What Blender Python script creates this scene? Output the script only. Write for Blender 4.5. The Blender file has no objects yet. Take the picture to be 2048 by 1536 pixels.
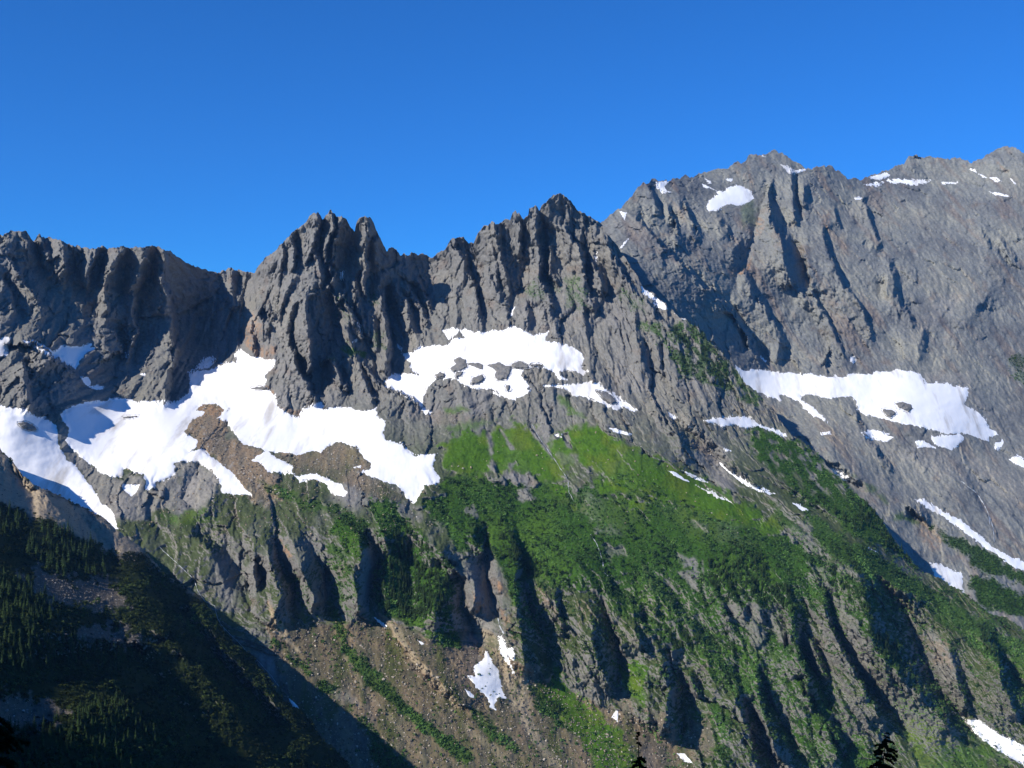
import bpy, math, random, time
import numpy as np
from mathutils import Vector
T00 = time.time()
random.seed(7)
rng = np.random.default_rng(11)

# ------------------------------------------------------------------ camera, sky, sun, exposure
scene = bpy.context.scene
FPX = 2196.0                      # focal length in photo pixels (2048 wide, about 50 degrees)
cam_data = bpy.data.cameras.new('camera')
cam_data.sensor_width = 36.0
cam_data.lens = 36.0 * FPX / 2048.0
cam_data.clip_start = 0.5
cam_data.clip_end = 60000.0
cam = bpy.data.objects.new('camera', cam_data)
scene.collection.objects.link(cam)
cam.location = (0, 0, 0)
cam.rotation_euler = (math.radians(90), 0, 0)
scene.camera = cam

SUN_EL, SUN_PHI = math.radians(33), math.radians(52)   # height, and angle from straight behind the camera round to the left
to_sun = Vector((-math.cos(SUN_EL) * math.sin(SUN_PHI), -math.cos(SUN_EL) * math.cos(SUN_PHI), math.sin(SUN_EL)))
sun_data = bpy.data.lights.new('sun', 'SUN')
sun_data.energy = 4.6
sun_data.angle = math.radians(0.5)
sun_data.color = (1.0, 0.935, 0.83)
sun = bpy.data.objects.new('sun', sun_data)
scene.collection.objects.link(sun)
sun.rotation_euler = to_sun.to_track_quat('Z', 'Y').to_euler()
sun.location = (-900, -300, 900)

world = bpy.data.worlds.new('World')
scene.world = world
world.use_nodes = True
wt = world.node_tree
wt.nodes.clear()
sky = wt.nodes.new('ShaderNodeTexSky')
sky.sky_type = 'NISHITA'
sky.sun_disc = False
sky.sun_elevation = SUN_EL
sky.sun_rotation = math.atan2(to_sun.x, to_sun.y)
sky.altitude = 2200
sky.air_density = 1.0
sky.dust_density = 1.0
sky.ozone_density = 10.0
tint = wt.nodes.new('ShaderNodeVectorMath')      # clear alpine air: deeper blue than the default sky
tint.operation = 'MULTIPLY'
tint.inputs[1].default_value = (0.205, 0.68, 1.0)
bg = wt.nodes.new('ShaderNodeBackground')
bg.inputs['Strength'].default_value = 0.125
wo = wt.nodes.new('ShaderNodeOutputWorld')
wt.links.new(sky.outputs[0], tint.inputs[0])
wt.links.new(tint.outputs[0], bg.inputs['Color'])
wt.links.new(bg.outputs[0], wo.inputs['Surface'])

scene.view_settings.view_transform = 'Standard'
scene.view_settings.look = 'None'
scene.view_settings.exposure = 0.35
scene.view_settings.gamma = 1.0
scene.render.engine = 'CYCLES'
scene.cycles.max_bounces = 3
scene.cycles.diffuse_bounces = 2
scene.cycles.glossy_bounces = 1
scene.cycles.use_denoising = True
scene.cycles.use_adaptive_sampling = True

# ------------------------------------------------------------------ numeric helpers
_perm = np.random.default_rng(5).permutation(4096).astype(np.int64)
_ga = np.random.default_rng(6).uniform(0, 2 * np.pi, 4096)
_GX, _GY = np.cos(_ga).astype(np.float32), np.sin(_ga).astype(np.float32)

def perlin(x, y, seed=0):
    x = np.asarray(x, np.float32); y = np.asarray(y, np.float32)
    xi = np.floor(x).astype(np.int64); yi = np.floor(y).astype(np.int64)
    xf = (x - xi).astype(np.float32); yf = (y - yi).astype(np.float32)
    def g(ix, iy, dx, dy):
        h = _perm[(_perm[(ix + seed * 131) & 4095] + iy) & 4095]
        return _GX[h] * dx + _GY[h] * dy
    u = xf * xf * xf * (xf * (xf * 6 - 15) + 10)
    v = yf * yf * yf * (yf * (yf * 6 - 15) + 10)
    a = g(xi, yi, xf, yf); b = g(xi + 1, yi, xf - 1, yf)
    c = g(xi, yi + 1, xf, yf - 1); d = g(xi + 1, yi + 1, xf - 1, yf - 1)
    top = a + u * (b - a); bot = c + u * (d - c)
    return (top + v * (bot - top)) * 1.5

def fbm(x, y, octaves=4, seed=0, gain=0.5):
    s = 0; a = 1; f = 1
    for o in range(octaves):
        s = s + a * perlin(x * f + 17.3 * o, y * f - 9.1 * o, seed + o)
        a *= gain; f *= 2.03
    return s

def ridged(x, y, octaves=4, seed=0, gain=0.5):
    s = 0; a = 1; f = 1; w = 1.0
    for o in range(octaves):
        n = 1 - np.abs(perlin(x * f + 31.7 * o, y * f + 5.3 * o, seed + o)) * 1.6
        s = s + a * n * w
        w = np.clip(n, 0.2, 1)
        a *= gain; f *= 2.07
    return s - 1.0

_cr = np.random.default_rng(8).uniform(-1, 1, (4096, 5)).astype(np.float32)
def facets(x, y, seed=0):
    """Tilted plane of the nearest jittered cell: broken, angular relief. Also returns how near the cell edge is."""
    x = np.asarray(x, np.float32); y = np.asarray(y, np.float32)
    xi = np.floor(x).astype(np.int64); yi = np.floor(y).astype(np.int64)
    d1 = np.full(x.shape, 9e9, np.float32); d2 = d1.copy(); val = np.zeros(x.shape, np.float32)
    for ox in (-1, 0, 1):
        for oy in (-1, 0, 1):
            h = _perm[(_perm[(xi + ox + seed * 977) & 4095] + yi + oy) & 4095]
            R = _cr[h]
            ex = x - (xi + ox + 0.5 + 0.45 * R[..., 0]); ey = y - (yi + oy + 0.5 + 0.45 * R[..., 1])
            d = ex * ex + ey * ey
            near = d < d1
            d2 = np.where(near, d1, np.minimum(d2, d))
            val = np.where(near, R[..., 2] * ex + R[..., 3] * ey * 0.8 + R[..., 4] * 0.35, val)
            d1 = np.minimum(d, d1)
    return val, np.sqrt(d2) - np.sqrt(d1)

def smooth(a, b, x):
    t = np.clip((x - a) / (b - a), 0, 1)
    return t * t * (3 - 2 * t)

def blur(a, n=1):
    for _ in range(n):
        p = np.pad(a, 1, mode='edge')
        a = (p[:-2, 1:-1] + p[2:, 1:-1] + p[1:-1, :-2] + p[1:-1, 2:] + 2 * a) / 6.0
    return a

def pts(s, org):
    ox, oy, sc = org
    out = []
    for t in s.split():
        a, b = t.split(',')
        out.append((ox + float(a) / sc, oy + float(b) / sc))
    return out

# windows of the survey the outlines below are written in: origin and scale
Z0 = (0, 0, 1.0)
ZA = (0, 400, 3.657); ZB = (480, 400, 3.657); ZC = (860, 360, 3.657); ZD = (1200, 280, 3.657); ZE = (1488, 280, 3.657)
ZF = (0, 640, 3.657); ZG = (480, 640, 3.657); ZH = (960, 640, 3.657); ZI = (1488, 640, 3.657)
ZJ = (0, 960, 3.657); ZK = (480, 1000, 2.866); ZL = (960, 960, 2.666); ZM = (1488, 960, 2.666); ZN = (1600, 320, 3.491); ZO = (1280, 320, 3.491); ZP = (1180, 1100, 3.523); ZQ = (780, 1000, 3.491)

class Spline:
    """Control depths (u, v, Y): a thin-plate surface through them."""
    def __init__(self, ctl, lam=1e-3):
        c = np.array(ctl, float)
        self.P = c[:, :2] / 1000.0
        n = len(c)
        K = self.k(self.P, self.P) + lam * np.eye(n)
        A = np.zeros((n + 3, n + 3)); A[:n, :n] = K
        A[:n, n] = 1; A[:n, n + 1:] = self.P; A[n, :n] = 1; A[n + 1:, :n] = self.P.T
        b = np.zeros(n + 3); b[:n] = c[:, 2]
        self.w = np.linalg.solve(A, b)
    @staticmethod
    def k(a, b):
        d2 = ((a[:, None, :] - b[None, :, :]) ** 2).sum(-1)
        return 0.5 * d2 * np.log(d2 + 1e-12)
    def __call__(self, u, v):
        q = np.stack([np.ravel(u), np.ravel(v)], -1) / 1000.0
        out = np.empty(len(q)); n = len(self.P)
        for i in range(0, len(q), 20000):
            s = q[i:i + 20000]
            out[i:i + 20000] = self.k(s, self.P) @ self.w[:n] + self.w[n] + s @ self.w[n + 1:]
        return out.reshape(np.shape(u))

def bilerp(g, x, y):
    h, w = g.shape
    x = np.clip(x, 0, w - 1.001); y = np.clip(y, 0, h - 1.001)
    xi = x.astype(int); yi = y.astype(int); fx = x - xi; fy = y - yi
    return (g[yi, xi] * (1 - fx) + g[yi, xi + 1] * fx) * (1 - fy) + (g[yi + 1, xi] * (1 - fx) + g[yi + 1, xi + 1] * fx) * fy

def densify(P, step, jit=0.0, seed=0):
    P = np.array(P, float)
    seg = np.hypot(*(P[1:] - P[:-1]).T)
    s = np.concatenate([[0], np.cumsum(seg)])
    n = max(2, int(s[-1] / step) + 1)
    t = np.linspace(0, s[-1], n)
    x = np.interp(t, s, P[:, 0]); y = np.interp(t, s, P[:, 1])
    if jit:
        x = x + jit * fbm(t / 23.0, t * 0 + seed * 3.7, 3, seed)
        y = y + jit * 0.6 * fbm(t / 23.0, t * 0 + seed * 3.7 + 50, 3, seed)
    return x, y, t / max(s[-1], 1e-6)

def relief(lines, box, L=70.0):
    """Crest (+) and gully (-) lines spread over the slope by a screened diffusion, coarse to fine."""
    u0, v0, u1, v1 = box
    f = None
    for g in (16, 8, 4, 2):
        w = int((u1 - u0) / g) + 1; h = int((v1 - v0) / g) + 1
        acc = np.zeros((h, w)); cnt = np.zeros((h, w))
        for i, (amp, P, a0, a1, rp) in enumerate(lines):
            x, y, t = densify(P, g * 0.5, 2.2, i)
            prof = np.where(t < rp, a0 + (1 - a0) * t / rp, np.where(t > 0.7, 1 + (a1 - 1) * (t - 0.7) / 0.3, 1.0))
            val = amp * prof * (1 + 0.22 * fbm(t * len(t) * g / 60.0, t * 0 + i * 1.3, 2, i))
            xi = np.round((x - u0) / g).astype(int); yi = np.round((y - v0) / g).astype(int)
            ok = (xi >= 0) & (yi >= 0) & (xi < w) & (yi < h)
            np.add.at(acc, (yi[ok], xi[ok]), val[ok]); np.add.at(cnt, (yi[ok], xi[ok]), 1)
        con = cnt > 0
        val = np.where(con, acc / np.maximum(cnt, 1), 0)
        if f is None:
            f = np.zeros((h, w)); it = 250
        else:
            yy, xx = np.mgrid[0:h, 0:w]
            f = bilerp(np.pad(f, ((0, 1), (0, 1)), mode='edge'), xx / 2.0, yy / 2.0); it = 70
        k = 1.0 / (4 + (g / L) ** 2)
        for _ in range(it):
            f[con] = val[con]
            p = np.pad(f, 1, mode='edge')
            f = (p[:-2, 1:-1] + p[2:, 1:-1] + p[1:-1, :-2] + p[1:-1, 2:]) * k
        f[con] = 0.6 * val[con] + 0.4 * f[con]
    return f

def inpoly(P, u, v):
    r = np.zeros(u.shape, bool)
    x0, y0 = P[-1]
    for x1, y1 in P:
        if y0 != y1:
            c = ((y0 > v) != (y1 > v)) & (u < (x1 - x0) * (v - y0) / (y1 - y0) + x0)
            r ^= c
        x0, y0 = x1, y1
    return r

def sdist(P, u, v):
    """Signed distance in survey units, positive inside."""
    d = np.full(u.shape, 1e9)
    x0, y0 = P[-1]
    for x1, y1 in P:
        dx, dy = x1 - x0, y1 - y0
        L2 = dx * dx + dy * dy + 1e-9
        t = np.clip(((u - x0) * dx + (v - y0) * dy) / L2, 0, 1)
        d = np.minimum(d, (u - x0 - t * dx) ** 2 + (v - y0 - t * dy) ** 2)
        x0, y0 = x1, y1
    d = np.sqrt(d)
    return np.where(inpoly(P, u, v), d, -d)

def paint(dst, P, u, v, value=1.0, feather=6.0, rough=8.0, seed=0, nz=None):
    """Raise mask dst to value inside polygon P with an uneven edge."""
    P = np.array(P); m = feather + rough * 2
    a, b = P.min(0) - m, P.max(0) + m
    sel = (u > a[0]) & (u < b[0]) & (v > a[1]) & (v < b[1])
    if not sel.any():
        return
    us, vs = u[sel], v[sel]
    s = sdist(P, us, vs) + rough * fbm(us / 22.0, vs / 22.0, 4, 40 + seed)
    dst[sel] = np.maximum(dst[sel], value * smooth(-feather, feather, s))

def world_pts(u, v, Y):
    return np.stack([Y * (u - 1024.0) / FPX, Y, Y * (768.0 - v) / FPX], -1)

def tag(o, label=None, category=None, group=None, kind=None):
    if label: o['label'] = label
    if category: o['category'] = category
    if group: o['group'] = group
    if kind: o['kind'] = kind
    return o

def mesh_obj(name, verts, faces, mat, parent=None, col=None, smooth_shade=True, colname='albedo'):
    """verts (n,3), faces (m,3|4) -> one linked mesh object; col (n,3) becomes a point colour."""
    me = bpy.data.meshes.new(name)
    verts = np.ascontiguousarray(verts, np.float32); faces = np.ascontiguousarray(faces, np.int32)
    k = faces.shape[1]
    me.vertices.add(len(verts)); me.vertices.foreach_set('co', verts.ravel())
    me.loops.add(faces.size); me.loops.foreach_set('vertex_index', faces.ravel())
    me.polygons.add(len(faces))
    me.polygons.foreach_set('loop_start', np.arange(0, faces.size, k, dtype=np.int32))
    me.polygons.foreach_set('use_smooth', np.full(len(faces), smooth_shade))
    if col is not None:
        at = me.color_attributes.new(colname, 'FLOAT_COLOR', 'POINT')
        c4 = np.ones((len(verts), 4), np.float32); c4[:, :3] = col
        at.data.foreach_set('color', c4.ravel())
    me.update(calc_edges=True)
    me.materials.append(mat)
    o = bpy.data.objects.new(name, me)
    scene.collection.objects.link(o)
    o.parent = parent
    return o

def grid_faces(nr, nc):
    i = np.arange(nr * nc).reshape(nr, nc)
    return np.stack([i[:-1, :-1].ravel(), i[1:, :-1].ravel(), i[1:, 1:].ravel(), i[:-1, 1:].ravel()], -1)

# ------------------------------------------------------------------ materials
def new_mat(name):
    m = bpy.data.materials.new(name); m.use_nodes = True
    nt = m.node_tree; b = nt.nodes['Principled BSDF']
    b.inputs['Roughness'].default_value = 0.9
    b.inputs['Specular IOR Level'].default_value = 0.15
    return m, nt, b

def ground_material():
    """Rock, turf and scree: the colour of the ground itself is held per point, broken up by fine noise in world space."""
    m, nt, b = new_mat('mountain_ground')
    a = nt.nodes.new('ShaderNodeVertexColor'); a.layer_name = 'albedo'
    geo = nt.nodes.new('ShaderNodeNewGeometry')
    n1 = nt.nodes.new('ShaderNodeTexNoise'); n1.inputs['Scale'].default_value = 0.16; n1.inputs['Detail'].default_value = 6; n1.inputs['Roughness'].default_value = 0.65
    nt.links.new(geo.outputs['Position'], n1.inputs['Vector'])
    mr = nt.nodes.new('ShaderNodeMapRange'); mr.inputs[1].default_value = 0.25; mr.inputs[2].default_value = 0.75; mr.inputs[3].default_value = 0.72; mr.inputs[4].default_value = 1.28
    nt.links.new(n1.outputs['Fac'], mr.inputs[0])
    mx = nt.nodes.new('ShaderNodeVectorMath'); mx.operation = 'SCALE'
    nt.links.new(a.outputs['Color'], mx.inputs[0]); nt.links.new(mr.outputs[0], mx.inputs['Scale'])
    nt.links.new(mx.outputs[0], b.inputs['Base Color'])
    n2 = nt.nodes.new('ShaderNodeTexNoise'); n2.inputs['Scale'].default_value = 0.22; n2.inputs['Detail'].default_value = 5; n2.inputs['Roughness'].default_value = 0.7
    nt.links.new(geo.outputs['Position'], n2.inputs['Vector'])
    bp = nt.nodes.new('ShaderNodeBump'); bp.inputs['Strength'].default_value = 0.6; bp.inputs['Distance'].default_value = 1.6
    nt.links.new(n2.outputs['Fac'], bp.inputs['Height']); nt.links.new(bp.outputs[0], b.inputs['Normal'])
    b.inputs['Roughness'].default_value = 0.95
    b.inputs['Specular IOR Level'].default_value = 0.05
    return m

def snow_material():
    m, nt, b = new_mat('old_snow')
    geo = nt.nodes.new('ShaderNodeNewGeometry')
    mp = nt.nodes.new('ShaderNodeMapping'); mp.inputs['Scale'].default_value = (1.6, 0.25, 0.4)
    nt.links.new(geo.outputs['Position'], mp.inputs['Vector'])
    n1 = nt.nodes.new('ShaderNodeTexNoise'); n1.inputs['Scale'].default_value = 0.02; n1.inputs['Detail'].default_value = 8; n1.inputs['Roughness'].default_value = 0.6
    nt.links.new(mp.outputs[0], n1.inputs['Vector'])
    cr = nt.nodes.new('ShaderNodeValToRGB')
    cr.color_ramp.elements[0].position = 0.30; cr.color_ramp.elements[0].color = (0.56, 0.53, 0.49, 1)
    cr.color_ramp.elements[1].position = 0.46; cr.color_ramp.elements[1].color = (0.92, 0.92, 0.93, 1)
    nt.links.new(n1.outputs['Fac'], cr.inputs[0]); nt.links.new(cr.outputs[0], b.inputs['Base Color'])
    n2 = nt.nodes.new('ShaderNodeTexNoise'); n2.inputs['Scale'].default_value = 0.12; n2.inputs['Detail'].default_value = 4
    nt.links.new(mp.outputs[0], n2.inputs['Vector'])
    bp = nt.nodes.new('ShaderNodeBump'); bp.inputs['Strength'].default_value = 0.2; bp.inputs['Distance'].default_value = 1.2
    nt.links.new(n2.outputs['Fac'], bp.inputs['Height']); nt.links.new(bp.outputs[0], b.inputs['Normal'])
    b.inputs['Roughness'].default_value = 0.7
    return m

def tinted_material(name, rough=0.85, lo=0.6, hi=1.4, scale=0.8, transl=0.0):
    m, nt, b = new_mat(name)
    a = nt.nodes.new('ShaderNodeVertexColor'); a.layer_name = 'albedo'
    geo = nt.nodes.new('ShaderNodeNewGeometry')
    n1 = nt.nodes.new('ShaderNodeTexNoise'); n1.inputs['Scale'].default_value = scale; n1.inputs['Detail'].default_value = 4
    nt.links.new(geo.outputs['Position'], n1.inputs['Vector'])
    mr = nt.nodes.new('ShaderNodeMapRange'); mr.inputs[1].default_value = 0.3; mr.inputs[2].default_value = 0.7; mr.inputs[3].default_value = lo; mr.inputs[4].default_value = hi
    nt.links.new(n1.outputs['Fac'], mr.inputs[0])
    mx = nt.nodes.new('ShaderNodeVectorMath'); mx.operation = 'SCALE'
    nt.links.new(a.outputs['Color'], mx.inputs[0]); nt.links.new(mr.outputs[0], mx.inputs['Scale'])
    nt.links.new(mx.outputs[0], b.inputs['Base Color'])
    b.inputs['Roughness'].default_value = rough
    return m

M_GROUND = ground_material()
M_SNOW = snow_material()
M_LEAF = tinted_material('shrub_leaves', 0.8)
M_NEEDLE = tinted_material('conifer_needles', 0.85)
M_STONE = tinted_material('loose_stone', 0.95)
# ------------------------------------------------------------------ the three landforms: skylines, depths, crest and gully lines
SKY_MAIN = (pts('-1500,-150 -900,-60 -300,120 -100,235 0,255 60,235 95,222 150,228 190,230 210,260 250,295 275,260 290,253 330,285 350,278 400,290 450,300 490,320 560,335 640,345 720,345 800,350 850,345 900,335 950,342 1030,348 1070,335 1120,340 1170,340 1210,360 1270,395 1340,440 1440,490 1510,517 1590,522 1640,515 1690,500 1740,510 1800,520 1865,525', ZA)
    + pts('118,505 160,450 200,420 250,380 300,320 350,270 375,235 410,225 440,205 500,130 540,90 570,85 590,110 600,140 610,140 630,105 660,80 690,105 705,130 740,110 770,135 800,185 830,230 840,240 842,210 855,165 880,130 920,115 950,120 975,160 1000,230 1040,310 1075,380 1090,350 1110,332 1130,350 1150,375 1175,408 1200,395 1240,400 1255,380 1275,395 1300,402 1320,390 1360,405 1400,415 1440,395 1490,360 1520,320 1545,285 1600,272 1635,268 1655,300 1675,330 1690,305 1705,320 1720,280 1750,235 1785,190 1845,158 1870,180 1930,145 1975,140', ZB)
    + pts('590,280 605,240 625,220 635,245 650,232 670,270 685,290 700,270 720,260 725,210 750,195 772,180 785,205 800,220 820,175 860,145 900,115 935,95 960,100 1000,130 1030,150 1050,190 1080,215 1120,245 1150,262 1200,290 1240,300 1265,330 1275,370 1300,400 1340,440 1380,500 1420,560 1460,620 1500,680 1540,740 1560,780 1640,840 1690,880 1740,920 1800,980 1900,1040 1960,1080 2000,1110', ZC)
    + pts('1650,130 1730,200 1800,270 1840,330 1900,400', ZH)
    + pts('0,455 60,500 150,580 200,640 240,700 290,770 340,830 400,870 450,900 520,960 580,1020 620,1090 680,1140 760,1200 840,1290', ZI)
    + pts('640,100 720,190 760,260 850,380 930,480 1040,520 1170,600 1240,655 1330,720 1400,735 1493,790 1700,880', ZM))
SKY_FAR = (pts('-400,900 -150,720 0,600 40,580 80,540 120,515 150,500 190,460 240,400 290,330 320,300 345,320 380,290 420,298 500,298 550,280 620,262 690,265 740,245 820,215 860,200 880,215 930,210 980,170 1015,157 1030,175 1060,160 1085,115 1110,105 1150,112 1200,105 1230,90 1270,80 1330,95 1400,140 1450,170 1500,205 1560,200 1620,185 1690,195 1760,240 1820,285 1870,285 1920,290', ZD)
    + pts('880,270 950,250 1020,230 1100,195 1170,170 1200,125 1245,112 1300,130 1370,118 1430,130 1470,138 1530,125 1600,140 1660,165 1700,145 1750,130 1780,95 1820,85 1850,65 1900,50 1980,50 2048,85 2150,120 2500,60', ZE))
SKY_NEAR = (pts('-900,600 -500,730 -250,810 -100,860 0,897 27,924 46,952 77,974 131,998 170,1015 191,1026 227,1045 273,1063 314,1090 345,1122 390,1186 430,1240 500,1318 560,1388 640,1458 700,1540 760,1640', Z0))

CTL_MAIN = [tuple(map(float, t.split(','))) for t in '''
-60,470,2260 0,465,2290 100,480,2360 250,495,2410 330,495,2445 430,540,2720 505,545,2750 -300,450,2150 -300,700,1980 -300,1000,1800 -60,760,1990
520,540,2560 590,470,2520 630,430,2495 655,425,2490 680,435,2500 735,435,2460 780,490,2580 860,515,2690
915,480,2600 990,450,2560 1030,425,2540 1070,410,2530 1118,390,2500 1200,445,2560 1240,500,2540 1290,575,2500 1430,670,2450 1480,740,2420 1560,840,2380 1640,920,2330 1740,1010,2250 1840,1130,2200 1950,1204,2150 2048,1256,2100
0,690,2110 150,700,2225 250,800,2235 370,780,2310 480,700,2520 540,715,2400 520,640,2470 600,830,2240 750,820,2230 780,760,2350 830,710,2440 900,670,2470 1030,655,2430 1090,665,2400 1170,700,2370 1240,730,2350 1400,830,2250 1560,850,2370
60,760,2050 100,830,1990 0,820,1950 200,900,1990 300,850,2100 400,900,2010 450,960,1950 560,900,2080 700,880,2140 870,980,2000 830,1000,1970 130,980,1870 230,1030,1800
400,950,1965 550,990,1920 750,1000,1940 350,1050,1820 500,1040,1850 640,1030,1880 760,1000,1930 860,980,1985
420,1200,1720 540,1230,1720 660,1230,1740 760,1230,1740 870,1250,1740 960,1260,1750 1010,1290,1740
620,1420,1600 760,1536,1560 1000,1536,1580 1200,1536,1620 1300,1536,1650 300,1300,1620 500,1500,1560
900,890,2120 1000,850,2180 1150,850,2170 1300,900,2120 1450,980,2080 1540,1045,2040 1000,800,2230 850,830,2230 1200,760,2290 870,740,2320
1000,1050,1960 1150,1050,1960 1300,1050,1980 1500,1100,1960 1650,1130,1980
1050,1170,1850 1200,1180,1860 1330,1230,1850 1450,1200,1880 1620,1180,1940 1750,1200,1980
1100,1360,1740 1220,1400,1740 1350,1450,1720 1500,1536,1690 1700,1536,1740 1900,1500,1800 2048,1536,1780 2048,1400,1930 1900,1250,2030 1800,1200,2010
1430,950,2150 1540,1000,2110 1600,1040,2080 1730,1100,2070 1560,900,2290 1650,980,2220 1750,1060,2170
'''.split()]
CTL_FAR = [tuple(map(float, t.split(','))) for t in '''
1210,440,2800 1290,365,3000 1400,345,3200 1500,310,3330 1545,305,3380 1650,335,3450 1730,360,3550 1820,315,3700 1950,325,3700 2048,300,3700 2140,330,3700
1250,480,2700 1310,555,2655 1360,590,2690 1420,640,2745 1480,710,2785 1500,745,2780 1580,830,2700 1660,910,2570 1760,1000,2470 1850,1110,2390
1400,540,2800 1500,550,2930 1600,560,3020 1700,550,3100 1900,550,3300 2048,600,3350 1500,650,2860 1600,660,2930
1600,750,2840 1750,745,2900 1850,745,2950 1940,790,2950 1990,880,2860 2048,930,2800 1640,800,2760 1720,800,2790 1800,840,2740 1900,870,2770
1700,860,2700 1750,950,2580 1850,940,2670 1900,1000,2570 2048,1050,2590 1950,1150,2400 2048,1130,2480 2048,1240,2350 1900,1190,2340
'''.split()]

def L(org, text):
    """'amp[/a0/a1]: x,y x,y ...' per line."""
    out = []
    for row in text.strip().splitlines():
        h, p = row.split(':')
        h = [float(x) for x in h.split('/')]
        a, a0, a1 = h[0], h[1] if len(h) > 1 else 0.6, h[2] if len(h) > 2 else 0.35
        rp = 0.25
        if org is ZP or (org in (ZL, ZM) and abs(a) < 19.5): a *= 1.35
        if org in (ZK, ZL, ZM) and len(h) == 1 and abs(a) > 19.5:      # buttresses grow out of the slope, gullies fade into it
            a, a0, a1 = (a * 1.5, 0.08, 0.9) if a > 0 else (a * 0.75, 0.05, 0.15)
            rp = 0.6
        if org in (ZB, ZC):
            a *= 1.25 if org is ZB else 1.05
            if len(h) == 1: a1 = 0.6
        if org is ZA: a *= 1.15
        if org in (ZA, ZB, ZC) and a > 0:      # a steep right face beside each crest
            out.append((-0.4 * a, [(x + 9.0, y + 2.0) for x, y in pts(p, org)], a0 * 0.8, a1, rp))
        out.append((a, pts(p, org), a0, a1, rp))
    return out

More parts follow.
